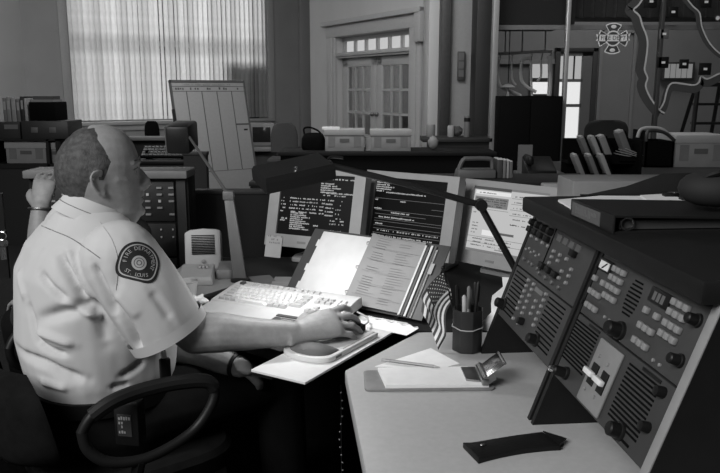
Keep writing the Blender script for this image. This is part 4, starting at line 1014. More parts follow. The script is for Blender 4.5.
limb(bm_, [S_l, (S_l+E_l)/2, E_l], [.060, .053, .046], 5)
fl_ = W_l-E_l
limb(bm_, [E_l, E_l+fl_*.3, E_l+fl_*.65, W_l], [.046, .047, .039, .029], 5)
HLm = frame_from(W_l+fl_.normalized()*.012, (-.05, .88, -.45), (.5, .4, .75))
hand(bm_, HLm, -1, (25, 60, 80))
hipc = C0+fw*.02
for s_ in (-1, 1):
    hp = hipc+lf*.095*s_; hp.z = .555; kn_ = hp+fw*.43+lf*.03*s_; kn_.z = .565; an = kn_+fw*.02; an.z = .09
    limb(bm_, [hp, (hp+kn_)/2, kn_], [.078, .070, .055], 4); limb(bm_, [kn_, (kn_+an)/2, an], [.053, .048, .034], 4)
body_me = fuse(bm_, .0042, 3, .5)
per = bpy.data.objects.new('person', body_me); COL.objects.link(per); body_me.materials.append(skin)
tag(per, 'balding dispatcher in a white short sleeved uniform shirt with his hand on the mouse', 'person')
def hmask(x, y, z):
    if abs(y) > .0835 or z < -.075: return -1
    nz_ = .010*noise.noise(Vector((x*45, y*45, z*45)))
    if z > .03: xh = .038-(z-.03)*.42+nz_
    elif z > -.012: xh = .018+(z+.012)/.042*.020
    else: xh = -.014-(-.012-z)*.35
    if abs(y) < .030 and z > .06: xh -= .012
    zb = -.062-(x+.09)*.25
    return min(xh-x, (z-zb) if x < 0 else 1)
add_hair(body_me, HM, per, hmask, hair_m, .0036)
for s_ in (-1, 1):
    eb = MB().ball((0, 0, 0), .0118, 14, 10).build('eyeball', G('eye_white', .45, .3), per, M=HM @ T((.0815, s_*.032, .001)))
    MB().ball((.0085, -.0005, 0), (.004, .0055, .0055), 10, 8).build('iris', G('iris', .02, .2), eb)
    MB().tube([(.0975, s_*.018, .0075), (.0958, s_*.032, .0118), (.086, s_*.047, .0065)], [.0012, .0018, .0012], 6).build('eyelashes', hair_m, per, M=HM)
    MB().tube([(.103, s_*.010, .027), (.1015, s_*.026, .033), (.088, s_*.045, .029)], [.003, .0042, .002], 8).build('eyebrow', hair_m, per, M=HM)
MB().tube(MB_lips[0], [.0012, .0022, .0012], 6).build('mouth_line', G('lip_shadow', .10, .7), per)
# shirt
shirt_m = G('shirt_white', .52, .85, var=.03, scale=8, spec=.15)
sm = MB(); sm.loft(torso_rings(C0, fw, lf, ring_t, 1.0, 0))
cuff_c = at(169, 332, 1.705); ax_s = (cuff_c-S_r).normalized()
sm.tube(spline([S_r-ax_s*.05, S_r, S_r.lerp(cuff_c, .5)+Vector((0, -.008, .012)), cuff_c], 6), lerp_list([.075, .093, .094, .090], 6), 22)
sm.ball(S_r, .092, 16, 12)
ax_l = (E_l-S_l).normalized(); cuff_l = S_l+ax_l*.21
sm.tube(spline([S_l-ax_l*.03, S_l, cuff_l], 6), lerp_list([.07, .088, .086], 6), 20); sm.ball(S_l, .088, 14, 10)
sh_me = fuse(sm, .0055, 6, .5)
def bvh_of(me):
    me.calc_loop_triangles(); co, _ = np_mesh(me)
    return BVHTree.FromPolygons([tuple(c) for c in co], [tuple(p.vertices) for p in me.polygons])
def hits(bv, pts):
    out = []
    for px, py in pts:
        r = bv.ray_cast(Vector((0, 0, EYE)), ray(px, py).normalized())
        out.append((r[0], r[1]) if r[0] is not None else None)
    return out
bv = bvh_of(sh_me); co, no = np_mesh(sh_me)
creases = [([(59, 252), (70, 275), (89, 302)], -.016, .012), ([(67, 250), (80, 275), (97, 300)], .011, .010), ([(40, 272), (52, 288), (68, 302)], -.011, .009), ([(36, 320), (66, 312), (96, 307), (108, 345)], -.013, .014), ([(60, 300), (90, 314), (104, 318)], .010, .008),
           ([(38, 341), (50, 350), (68, 355)], -.011, .007), ([(36, 330), (54, 338), (76, 345)], .008, .009), ([(16, 345), (40, 362), (62, 373), (88, 380)], -.013, .012), ([(14, 362), (40, 380), (70, 388)], .008, .010), ([(120, 377), (134, 369), (144, 360)], -.012, .008),
           ([(28, 300), (34, 330), (40, 345)], -.008, .010), ([(112, 300), (130, 330), (140, 352)], -.016, .011), ([(92, 262), (104, 290), (116, 318)], -.012, .010), ([(115, 292), (140, 318)], .004, .012), ([(120, 258), (118, 290)], -.003, .010), ([(150, 290), (172, 320)], -.004, .010), ([(20, 270), (26, 300)], .005, .012), ([(110, 388), (130, 384)], -.008, .007)]
disp = np.zeros(len(co))
for pts, amp, sg in creases:
    H_ = [h[0] for h in hits(bv, pts) if h]
    if len(H_) < 2: continue
    H_ = [np.array(q) for q in spline(H_, 4)]
    best = np.full(len(co), 9.); tpos = np.zeros(len(co)); nseg = len(H_)-1
    for i in range(nseg):
        a_, b_ = H_[i], H_[i+1]; ab = b_-a_; t = np.clip(((co-a_) @ ab)/max(1e-9, ab @ ab), 0, 1)
        d_ = np.linalg.norm(co-(a_+t[:, None]*ab), axis=1); u_ = d_ < best; best[u_] = d_[u_]; tpos[u_] = ((i+t)/nseg)[u_]
    fall = np.clip(np.sin(np.pi*np.clip(tpos, .04, .96))*1.6, 0, 1)
    disp += 1.45*amp*np.exp(-(best/sg)**2)*fall
for i, c in enumerate(co):
    v = Vector(c); disp[i] += .0035*noise.noise(v*9)+.002*noise.noise(Vector((c[0]*26, c[1]*26, c[2]*10)))
co2 = co+no*disp[:, None]; sh_me.vertices.foreach_set('co', co2.ravel()); sh_me.update()
shirt = link('shirt', sh_me, shirt_m, per)
bv = bvh_of(sh_me)
def strip(pts, r, name, mat, off=.0006, closed=False):
    H_ = [h for h in hits(bv, [tuple(q)[:2] for q in spline([(x, y, 0) for x, y in pts], 6)]) if h]
    return MB().tube([h[0]+h[1]*off for h in H_], r, 6).build(name, mat, shirt)
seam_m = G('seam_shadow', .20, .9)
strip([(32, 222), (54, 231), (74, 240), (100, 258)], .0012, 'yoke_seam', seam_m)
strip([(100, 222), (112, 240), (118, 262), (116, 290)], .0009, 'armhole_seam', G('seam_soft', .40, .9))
# sleeve hem and collar
def band(c, ax_, r0, r1, w_, name, mat, sx=1., up=(0, 0, 1)):
    ax_ = ax_.normalized(); u = Vector(up); u = (u-ax_*u.dot(ax_)).normalized(); q = ax_.cross(u); rs = []
    for d_, r in ((-w_, r0), (0, r1), (0, r1-.006), (-w_*.5, r0-.006)):
        rs.append([c+ax_*d_+(q*math.cos(2*math.pi*k/40)+u*math.sin(2*math.pi*k/40))*r for k in range(40)])
    return MB().loft(rs, cap=False).build(name, mat, shirt, smooth=60)
band(cuff_c+ax_s*.004, cuff_c-(S_r.lerp(cuff_c, .5)+Vector((0, -.008, .012))), .0975, .0965, .026, 'sleeve_hem', shirt_m)
cr = []
neck_c = HM @ Vector((-.006, 0, -.086))
tilt = Vector((.42, .20, 1)).normalized()
fx = Vector((.93, .36, 0)); fx = (fx-tilt*fx.dot(tilt)).normalized(); fy = tilt.cross(fx)
for d_, ra, rb in ((-.040, .098, .094), (-.014, .086, .081), (.010, .080, .075), (.014, .077, .072), (.009, .073, .068), (-.034, .084, .078)):
    cr.append([neck_c+tilt*d_+fx*(ra*math.cos(2*math.pi*k/40))+fy*(rb*math.sin(2*math.pi*k/40)) for k in range(40)])
MB().loft(cr, cap=False).build('collar', shirt_m, shirt, smooth=50)
MB().tube([neck_c+tilt*-.0145+fx*(.0872*math.cos(2*math.pi*k/40))+fy*(.0822*math.sin(2*math.pi*k/40)) for k in range(40)], .0012, 6, closed=True).build('collar_seam', seam_m, shirt)
# shoulder patch, draped on the sleeve
pc0 = hits(bv, [(139, 263)])[0]; pn = (pc0[1]+Vector((.25, -.55, .25))).normalized()
pu = Vector((.33, .05, .9)); pu = (pu-pn*pu.dot(pn)).normalized(); px_ = pu.cross(pn)
PM = Matrix(((px_.x, pu.x, pn.x, pc0[0].x), (px_.y, pu.y, pn.y, pc0[0].y), (px_.z, pu.z, pn.z, pc0[0].z), (0, 0, 0, 1)))
def drape(mb, off, sub=0):
    out = []
    for x, y, z in mb.v:
        r = bv.ray_cast(PM @ Vector((x, y, .08)), -pn)
        p = r[0] if r[0] is not None and (r[0]-PM @ Vector((x, y, 0))).length < .06 else PM @ Vector((x, y, 0))
        out.append(tuple(p+pn*(off+z)))
    mb.v = out; return mb
def patch_outline(s_=1., n_=48):
    # rounded shield: domed top, almost straight foot with rounded corners
    out = []
    for k in range(n_):
        t = 2*math.pi*k/n_; c_, q = math.cos(t), math.sin(t)
        if q >= 0: x, y = .047*c_, .050*q**.9
        else: x, y = .047*math.copysign(abs(c_)**.45, c_)*(1+.03*q), .040*math.copysign(abs(q)**.55, q)
        out.append((x*s_, y*s_))
    return out
def disc(outline, rows=6):
    m = MB(); m.v = [(0, 0, 0)]; n_ = len(outline)
    for i in range(1, rows+1): m.v += [(x*i/rows, y*i/rows, 0) for x, y in outline]
    m.f = [(0, 1+k, 1+(k+1) % n_) for k in range(n_)]
    for i in range(rows-1): m.f += [(1+i*n_+k, 1+(i+1)*n_+k, 1+(i+1)*n_+(k+1) % n_, 1+i*n_+(k+1) % n_) for k in range(n_)]
    return m
pat = drape(disc(patch_outline(1.0)), .0016).build('shoulder_patch', G('patch_black', .012, .8), shirt, label='black embroidered fire department shoulder patch', smooth=60)
def ringout(s0, s1, off, nm_, mat):
    a_, b_ = patch_outline(s0), patch_outline(s1); n_ = len(a_); m = MB()
    m.v = [(x, y, 0) for x, y in a_+b_]; m.f = [(k, (k+1) % n_, n_+(k+1) % n_, n_+k) for k in range(n_)]
    return drape(m, off).build(nm_, mat, pat)
pl_m = G('patch_thread', .40, .8)
ringout(.88, .82, .0026, 'patch_border', pl_m)
def arc_text(txt_, size, rad, a0, a1, inward=False, cy=0., sx=1.):
    m = MB()
    for k, ch_ in enumerate(txt_):
        if ch_ == ' ': continue
        vs, fs = text2d(ch_, size); t = R(a0+(a1-a0)*k/(len(txt_)-1))
        c_ = Vector((rad*math.cos(t)*sx, rad*math.sin(t)+cy, 0)); rot = t-math.pi/2 if not inward else t+math.pi/2
        m.add(vs, fs, T(c_) @ RZ(rot))
    return m
drape(arc_text('FIRE DEPARTMENT', .0125, .0305, 192, -14, cy=.003, sx=1.0), .0028).build('patch_lettering', pl_m, pat, smooth=0)
drape(arc_text('ST. LOUIS', .0115, .058, 248, 294, True, .031), .0028).build('patch_lettering', pl_m, pat, smooth=0)
ce = [(.0165*math.cos(2*math.pi*k/28), .0165*math.sin(2*math.pi*k/28)) for k in range(28)]
emb = drape(disc(ce, 3), .0030).build('patch_emblem', pl_m, pat)
for r0, r1, mt_ in ((.010, .0118, 'patch_mid'), (.004, .0062, 'patch_mid')):
    m = MB(); m.v = [(r*math.cos(2*math.pi*k/24), r*math.sin(2*math.pi*k/24), 0) for r in (r0, r1) for k in range(24)]; m.f = [(k, (k+1) % 24, 24+(k+1) % 24, 24+k) for k in range(24)]
    drape(m, .0036).build('emblem_ring', G('patch_mid', .10, .8), emb)
# trousers, belt, shoes
tr = MB(); tr.loft(torso_rings(C0, fw, lf, [(.46, .02, .13, .17), (.52, .01, .168, .195), (.60, -.01, .170, .19), (.63, -.012, .172, .19)], 1.0))
shoes = []
for s_ in (-1, 1):
    hp = hipc+lf*.095*s_; hp.z = .555; kn_ = hp+fw*.43+lf*.03*s_; kn_.z = .565; an = kn_+fw*.02; an.z = .11
    limb(tr, [hp, (hp+kn_)/2, kn_], [.100, .090, .074], 4); limb(tr, [kn_, (kn_+an)/2, an], [.072, .070, .062], 4); shoes.append(an)
trm = fuse(tr, .009, 5, .5); link('trousers', trm, G('trousers_dark', .010, .95, var=.1, spec=.05), per)
MB().loft([p for p in torso_rings(C0, fw, lf, [(.600, -.012, .180, .200), (.638, -.012, .182, .202), (.638, -.012, .172, .192), (.600, -.012, .170, .190)], 1.0)], cap=False).build('belt', G('belt_leather', .006, .5, spec=.2), per)
for an in shoes:
    m = MB(); rs = []
    for x, w_, h_ in ((-.075, .030, .085), (-.05, .038, .09), (.0, .040, .085), (.07, .045, .06), (.13, .046, .048), (.175, .034, .036), (.19, .012, .02)):
        c = Vector((an.x, an.y, 0))+fw*x; rs.append([c+lf*(w_*math.cos(t))+Vector((0, 0, max(0, h_*math.sin(t)) if math.sin(t) > 0 else 0)) for t in [2*math.pi*k/16 for k in range(16)]])
    m.loft(rs).build('shoe', black, per, smooth=60)
wa = MB(); fr_ = frame_from(W_l-fl_.normalized()*.012, fl_, (0, 0, 1))
wa.tube([fr_ @ Vector((0, .033*math.cos(2*math.pi*k/20), .031*math.sin(2*math.pi*k/20))) for k in range(20)], .006, 6, closed=True, flat=1.)
wa.build('watch_strap', black, per)
# hip radio, front pager
hr_ = thing('belt_radio', 'dark radio case with a pale label on the hip inside the chair arm', 'radio', at(130, 420, 1.60), R(-10))
MB().box(-.030, .030, -.02, .02, -.055, .05).build('case', G('radio_case', .010, .4), hr_, .006)
lbl = MB().box(-.020, .014, -.022, -.02, -.03, .022).build('label_plate', G('label_dark', .06, .4), hr_)
m = MB(); text_rows(m, [(.1, .9, .15, .9), (.1, .5, .35, .9), (.1, .4, .55, .9), (.1, .6, .8, .9)], .034, .05, -.0226, 12, .006, .005)
m.build('label_print', G('label_white', .45), lbl, M=T((-.003, 0, -.004)))
MB().ball((-.02, 0, .054), (.007, .007, .005)).build('knob', steel, hr_)
pg = thing('pocket_pager', 'slim dark pager with a bright metal top clipped at the front of the shirt', 'pager', at(165, 366, 1.735), R(30))
MB().box(-.013, .013, -.008, .008, -.045, .02).build('case', black, pg, .004); MB().box(-.008, .004, -.0085, .006, .022, .042).build('metal_top', G('bright_metal', .75, .3), pg, .002)
# ------------------------------------------------------------------ swivel chair of the dispatcher
chm = G('chair_cloth', .009, .95, var=.2, bump=.2, bscale=400, spec=.08); chp = G('chair_plastic', .010, .45, spec=.25)
ch_ = thing('swivel_chair', 'black padded swivel chair with looped arm rest under the dispatcher', 'chair', C0+fw*.02, BYAW)
MB().loft([[(x*.24*s_+.02, y*.245*s_, z) for x, y in [(math.copysign(abs(math.cos(t))**.5, math.cos(t)), math.copysign(abs(math.sin(t))**.5, math.sin(t))) for t in [2*math.pi*k/32 for k in range(32)]]] for z, s_ in ((.385, .9), (.395, 1.), (.44, 1.02), (.455, .97))]).build('seat', chm, ch_)
rs = []
for i in range(13):
    v = i/12; z = .50+.235*v; row = []
    for k in range(21):
        u = -1+2*k/20; wv = .235*(1-.35*abs(2*v-1)**4)
        row.append((-.245+.05*u*u-.05*v, u*wv, z))
    rs.append(row)
m = MB()
ro = [[(x-.055*(1-abs(-1+2*k/20)**6*.8), y, z) for k, (x, y, z) in enumerate(r)] for r in rs]
m.loft([a_+b_[::-1] for a_, b_ in zip(rs, ro)]).build('backrest', chm, ch_, smooth=70)
MB().tube(spline([(-.10, 0, .385), (-.24, 0, .36), (-.315, 0, .42), (-.33, 0, .60)], 5), .022, 8, flat=.5).build('back_bar', chp, ch_)
MB().tube([(0, 0, .10), (0, 0, .385)], .028, 14).build('gas_column', chp, ch_)
for k in range(5):
    a_ = R(72*k+20); l_ = MB().tube([(.02*math.cos(a_), .02*math.sin(a_), .12), (.29*math.cos(a_), .29*math.sin(a_), .085)], [.028, .018], 8).build('leg', chp, ch_)
    MB().lathe([(.001, -.018), (.028, -.016), (.028, .016), (.001, .018)], 14, T((.29*math.cos(a_), .29*math.sin(a_), .029)) @ RZ(a_+.5) @ RX(R(90))).build('castor', black, l_)
Mci = (T(C0+fw*.02) @ RZ(BYAW)).inverted()
loop_px = [(82, 432, 1.50), (92, 416, 1.51), (112, 402, 1.53), (140, 391, 1.57), (175, 383, 1.61), (205, 381, 1.64), (214, 388, 1.65), (212, 404, 1.64), (196, 428, 1.62), (170, 447, 1.58), (140, 460, 1.54), (108, 462, 1.51), (88, 450, 1.50)]
lp = [Mci @ at(*q) for q in loop_px]; lp2 = spline(lp+[lp[0]], 4)[:-1]
MB().tube(lp2, .0125, 10, closed=True).build('arm_loop', chp, ch_, smooth=80)
MB().tube(spline(lp[1:7], 5), .017, 10).build('arm_pad', G('arm_pad', .012, .55, spec=.2), ch_)
q = lp[10]; MB().tube(spline([q, q+Vector((0, .05, -.10)), Vector((.02, -.16, .40)), Vector((.02, -.05, .385))], 5), .014, 8).build('arm_support', chp, ch_)
lq = [Vector((v.x, -v.y, v.z)) for v in lp2]
MB().tube(lq, .0125, 10, closed=True).build('arm_loop', chp, ch_, smooth=80)
q = Vector((lp[10].x, -lp[10].y, lp[10].z)); MB().tube(spline([q, q+Vector((0, -.05, -.10)), Vector((.02, .16, .40)), Vector((.02, .05, .385))], 5), .014, 8).build('arm_support', chp, ch_)
# ------------------------------------------------------------------ colleague seated behind, only a raised hand shows
f2 = Vector((-.80, .60, 0)).normalized(); l2v = Vector((-f2.y, f2.x, 0)); C2 = Vector((-.90, 2.50, 0))
p2 = MB(); H2m = T((-.872, 2.47, 1.085)) @ RZ(math.atan2(f2.y, f2.x)) @ Matrix.Scale(.92, 4)
head(p2, H2m)
r2 = [(.50, 0, .12, .15), (.60, 0, .125, .15), (.72, .02, .12, .15), (.82, .03, .11, .155), (.90, .03, .09, .135), (.94, .025, .07, .07)]
p2.loft(torso_rings(C2, f2, l2v, r2, .95))
limb(p2, [C2+f2*.02+Vector((0, 0, .88)), C2+f2*.025+Vector((0, 0, .95)), H2m @ Vector((-.005, 0, -.06))], [.06, .055, .056], 3)
W2 = Vector((-1.118, 2.60, .955)); E2 = Vector((-1.125, 2.56, .745)); S2 = C2-l2v*.15+Vector((0, 0, .86))
limb(p2, [S2, (S2+E2)/2, E2], [.055, .048, .042]); limb(p2, [E2, E2.lerp(W2, .35), E2.lerp(W2, .7), W2], [.043, .047, .042, .034], 5)
hand(p2, frame_from(W2+Vector((0, 0, .01)), (.06, .55, 1), (.10, -1, .55)), 1, (38, 62, 50), .10, ((.012, .024, -.003), (.030, .044, -.006), (.046, .052, -.008), (.062, .050, -.012)))
S3 = C2+l2v*.15+Vector((0, 0, .86)); E3 = C2+l2v*.2+f2*.1+Vector((0, 0, .64)); W3 = C2+f2*.28+l2v*.1+Vector((0, 0, .60))
limb(p2, [S3, E3, W3], [.054, .043, .03]); hand(p2, frame_from(W3, f2-l2v*.2, (0, 0, 1)), -1, (15, 40, 50))
for s_ in (-1, 1):
    hp = C2+l2v*.085*s_+Vector((0, 0, .545)); kn_ = hp+f2*.38; kn_.z = .52; an = kn_-f2*.06; an.z = .06
    limb(p2, [hp, (hp+kn_)/2, kn_], [.078, .07, .055], 4); limb(p2, [kn_, an], [.053, .034], 5)
p2m = fuse(p2, .0055, 3, .5)
colg = bpy.data.objects.new('person', p2m); COL.objects.link(colg); p2m.materials.append(skin)
tag(colg, 'person hidden behind the dispatcher with only a raised braceleted hand in view', 'person')
add_hair(p2m, H2m, colg, lambda x, y, z: -1 if abs(y) > .0835 or z < -.075 else min((.06-(z-.03)*.1 if z > .03 else .01)-x, z+.062), G('hair_dark', .02, .6, var=.4, scale=90), .006)
m = MB().loft(torso_rings(C2, f2, l2v, r2[:-1]+[(.925, .025, .075, .09)], 1.03)); m.tube(spline([S2, (S2+E2)/2, E2.lerp(S2, .1)], 4), lerp_list([.070, .060, .058], 4), 16); m.ball(S2, .07); m.tube(spline([S3, E3, E3.lerp(W3, .5)], 4), lerp_list([.07, .058, .05], 4), 16); m.ball(S3, .07)
link('jumper', fuse(m, .009, 5), G('jumper_dark', .02, .9), colg)
m = MB()
for s_ in (-1, 1):
    hp = C2+l2v*.085*s_+Vector((0, 0, .545)); kn_ = hp+f2*.38; kn_.z = .52; an = kn_-f2*.06; an.z = .07
    limb(m, [hp, (hp+kn_)/2, kn_], [.098, .085, .07], 4); limb(m, [kn_, an], [.068, .055], 5)
link('trousers', fuse(m, .01, 5), MATS['trousers_dark'], colg)
for s_ in (-1, 1):
    an = C2+l2v*.085*s_+f2*.32
    MB().loft([[an+f2*x+l2v*(w_*math.cos(t))+Vector((0, 0, max(0, h_*math.sin(t)))) for t in [2*math.pi*k/14 for k in range(14)]] for x, w_, h_ in ((-.06, .03, .08), (0, .04, .09), (.08, .045, .055), (.15, .03, .035), (.17, .01, .02))]).build('shoe', black, colg)
fr_ = frame_from(W2+Vector((0, 0, .004)), W2-E2, (0, -1, 0))
MB().tube([fr_ @ Vector((0, .040*math.cos(2*math.pi*k/20), .036*math.sin(2*math.pi*k/20))) for k in range(20)], .0045, 8, closed=True).build('bracelet', steel, colg)
sto = thing('stool', 'dark round stool under the hidden colleague', 'stool', (C2.x, C2.y, 0))
MB().lathe([(.17, .40), (.18, .405), (.18, .42), (.16, .43), (.001, .43)], 24).build('seat', chm, sto)
for k in range(4): MB().tube([(.12*math.cos(R(90*k+45)), .12*math.sin(R(90*k+45)), .41), (.2*math.cos(R(90*k+45)), .2*math.sin(R(90*k+45)), 0)], .014, 8).build('leg', chp, sto)
# ================================================================== EQUIPMENT BEHIND THE DISPATCHER
# rack console with light top edge
x0, x1 = at(24, 185, 2.86).x, at(186, 185, 2.86).x; zr = at(165, 171, 2.86).z
rk = thing('rack_console', 'black equipment rack with a light top edge and button rows behind the dispatcher', 'equipment rack', ((x0+x1)/2, 2.90, 0))
wx = (x1-x0)/2; rkm = G('rack_black', .012, .7, var=.1, spec=.2)
MB().box(-wx, wx, -.0, .12, 0, zr-.03).build('cabinet', rkm, rk, .004)
MB().box(-wx-.004, wx+.004, -.04, .12, zr-.03, zr).build('top', G('rack_top', .17, .5), rk, .004)
MB().box(wx-.045, wx-.01, -.012, 0, .1, zr-.04).build('rack_rail', G('rack_rail', .035), rk)
me_rb = shared('button', MB().box(-.010, .010, -.008, 0, -.0035, .0035), G('rack_button', .30, .4)); me_rl = shared('indicator', MB().box(-.005, .005, -.006, 0, -.005, .005), G('rack_lamp', .55, .4))
rp = [MB().box(-wx+.02+.0, wx-.055, -.010, 0, z0, z1).build('rack_panel', G('rack_panel', .022, .5), rk, .002) for z0, z1 in ((zr-.20, zr-.045), (zr-.34, zr-.21), (zr-.55, zr-.35))]
for r_ in range(5):
    for k in range(12):
        if (r_+k) % 5 == 4: continue
        o = put(me_rb if (r_*3+k) % 4 else me_rl, rp[0], -wx+.05+k*.046, zr-.068-r_*.026, -.010)
for r_ in range(2):
    for k in range(12): put(me_rl, rp[1], -wx+.05+k*.046, zr-.232-r_*.03, -.010).scale = (.6, 1, .6)
# dark low dividers
def divider(label, pa, pb, Ya, Yb, zt, th=.05, m_=None):
    a_, b_ = at(*pa, Ya), at(*pb, Yb); d_ = Vector((b_.x-a_.x, b_.y-a_.y, 0)); L = d_.length
    t = thing('desk_divider', label, 'divider', (a_.x, a_.y, 0), math.atan2(d_.y, d_.x))
    MB().box(0, L, 0, th, .04, zt-.02).build('panel', m_ or G('divider_cloth', .007, .9, var=.2, scale=200), t, .004)
    MB().box(-.005, L+.005, -.004, th+.004, zt-.02, zt).build('top_cap', G('divider_cap', .014, .6), t, .003)
    for x in (.05, L-.05): MB().box(x-.03, x+.03, -.08, th+.08, 0, .04).build('foot', black, t)
    return t
divider('dark low divider behind the task lamp post', (190, 190), (272, 190), 3.16, 3.16, at(230, 190, 3.16).z)
divider('taller dark divider end standing left of the white planner board', (183, 152), (206, 152), 4.2, 4.2, at(190, 152, 4.2).z, .06, G('divider_side', .012, .8))
# long back desk with boxes
YD = 7.7; zd2 = .74
bdk = thing('back_desk', 'long black back desk across the hall carrying two white file boxes', 'desk', (at(278, 150, YD).x, YD, 0))
LB = at(497, 150, YD).x-bdk.location.x
MB().box(0, LB, 0, .66, zd2-.04, zd2).build('desk_top', G('back_desk', .010, .6, spec=.2), bdk, .005)
MB().box(.02, LB-.02, .03, .06, .0, zd2-.04).build('front_panel', G('back_desk_front', .005, .8, spec=.1), bdk)
for x in (.02, LB-.06): MB().box(x, x+.04, .06, .64, 0, zd2-.04).build('side_panel', G('back_desk', .02), bdk)
boxm = G('file_box', .24, .8, var=.06, scale=10)
def filebox(label, xa_, xb_, y_top, Y, zbase, d=.34, open_=True, grp='white file boxes'):
    A_ = at(xa_, y_top, Y); B_ = at(xb_, y_top, Y); w_ = B_.x-A_.x; h_ = A_.z-zbase
    t = thing('file_box', label, 'box', ((A_.x+B_.x)/2, Y+d/2, zbase), 0, grp)
    MB().box(-w_/2, w_/2, -d/2, d/2, 0, h_-.05).build('box_body', boxm, t, .004)
    MB().box(-w_/2-.008, w_/2+.008, -d/2-.008, d/2+.008, h_-.06, h_).build('lid', G('file_box_lid', .33, .8), t, .004)
    MB().box(-.05, .05, -d/2-.004, -d/2, h_*.42, h_*.58).build('hand_hole', G('box_print', .10, .8), t)
    MB().box(-w_*.42, -w_*.24, -d/2-.003, -d/2, h_*.2, h_*.7).build('printed_panel', G('box_print2', .17, .8), t)
    MB().box(w_*.24, w_*.42, -d/2-.003, -d/2, h_*.2, h_*.7).build('printed_panel', G('box_print2', .17, .8), t)
    return t
fb1 = filebox('white file box with a folded paper on its lid on the back desk', 325, 364, 129.5, YD+.1, zd2)
wp = tag(MB().box(-.09, .09, -.1, .1, 0, .02).build('folded_paper', paper), 'folded white paper on the lid of the left file box', 'paper'); wp.location = at(331, 129, YD+.2); wp.location.z = at(325, 129.5, YD+.1).z
filebox('white file box nearest the french door, second on the back desk', 371, 411, 130, YD+.1, zd2)
hb_ = thing('handbag', 'black handbag with a loop handle left of the file boxes', 'bag', Vector((at(313, 150, YD+.2).x, YD+.3, zd2)))
MB().loft([[(x*s_, y*s_, z) for x, y in [(.13*math.copysign(abs(math.cos(t))**.6, math.cos(t)), .07*math.sin(t)) for t in [2*math.pi*k/20 for k in range(20)]]] for z, s_ in ((0, .9), (.03, 1), (.12, .95), (.17, .75), (.18, .4))]).build('bag_body', black2, hb_, smooth=70)
MB().tube(spline([(-.09, 0, .15), (-.10, 0, .22), (-.04, 0, .235), (.05, 0, .20), (.09, 0, .15)], 5), .010, 8).build('handle', black2, hb_)
cs_ = thing('card_holder', 'small pale upright card between the two file boxes', 'card', at(368.5, 150, YD+.2)); cs_.location.z = zd2
MB().box(-.03, .03, -.005, .005, 0, .14).build('card', G('card_pale', .3), cs_); MB().box(-.035, .035, -.03, .03, 0, .012).build('base', beige, cs_)
# CRT terminal on a stand, chair
YC = 11.0; cp = at(262, 146, YC)
dk2 = thing('terminal_table', 'pale small table carrying the old terminal beside the planner board', 'table', (cp.x+.0, YC, 0)); zt2 = at(262, 147, YC).z
MB().box(-.30, .28, -.2, .5, zt2-.05, zt2).build('table_top', G('table_pale', .22, .6), dk2, .005)
MB().box(-.22, .22, -.1, .4, 0, zt2-.05).build('cabinet', G('table_dark', .06, .6), dk2, .005)
ct = thing('crt_terminal', 'old pale tube terminal with dark screen beside the planner board', 'monitor', (cp.x, YC, zt2))
MB().loft([[(-.18*s_, y, .02+.0), (.18*s_, y, .02), (.18*s_, y, z), (-.18*s_, y, z)] for y, s_, z in ((-.02, 1, .34), (.06, 1, .35), (.28, .72, .29), (.34, .6, .24))]).build('case', G('crt_case', .20, .5), ct, .008)
MB().box(-.13, .13, -.026, -.015, .07, .29).build('screen', G('crt_glass', .02, .15), ct, .008); MB().box(-.12, .12, 0, .22, 0, .02).build('base', G('crt_case', .20), ct)
def chairback(label, px, py_top, py_bot, wpx, Y, mat, rz=0.):
    tp = at(px, py_top, Y); w_ = wpx/F*Y/2
    t = thing('office_chair', label, 'chair', (tp.x, Y, 0), rz)
    zt_ = tp.z; zb_ = max(.5, at(px, py_bot, Y).z)
    rs = []
    for i in range(9):
        v = i/8; z = zb_+(zt_-zb_)*v; wv = w_*(1-.30*max(0, (v-.45)/.55)**2.2)*(1 if v < .98 else .8)
        rs.append([(wv*math.cos(a_), (.05*math.sin(a_)-.04*math.cos(a_)**2*0), z) for a_ in [2*math.pi*k/20 for k in range(20)]])
    MB().loft(rs).build('backrest', mat, t, smooth=70)
    MB().box(-w_, w_, -.5, -.02, .40, .47).build('seat', mat, t, .03); MB().box(-.03, .03, .03, .06, .35, zb_+.1).build('back_bar', chp, t)
    MB().tube([(0, -.25, .06), (0, -.25, .40)], .03, 10).build('gas_column', chp, t)
    for k in range(5): MB().tube([(0, -.25, .09), (.28*math.cos(R(72*k)), -.25+.28*math.sin(R(72*k)), .04)], .022, 6).build('leg', chp, t)
    return t
chairback('grey office chair back between the old terminal and the handbag', 284, 123, 152, 27, 10.4, G('chair_grey', .05, .9))
chairback('black office chair back below the drawn blinds', 151.5, 121, 140, 15, 10.5, black2)
chairback('black chair back on the desk side of the dark column', 483, 122, 137, 28, 10.9, G('chair_black_far', .02, .8))
chairback('dark wide chair back seen through the glass beside the bright door', 607, 120, 140, 44, 9.9, G('chair_dark_far', .03, .8))
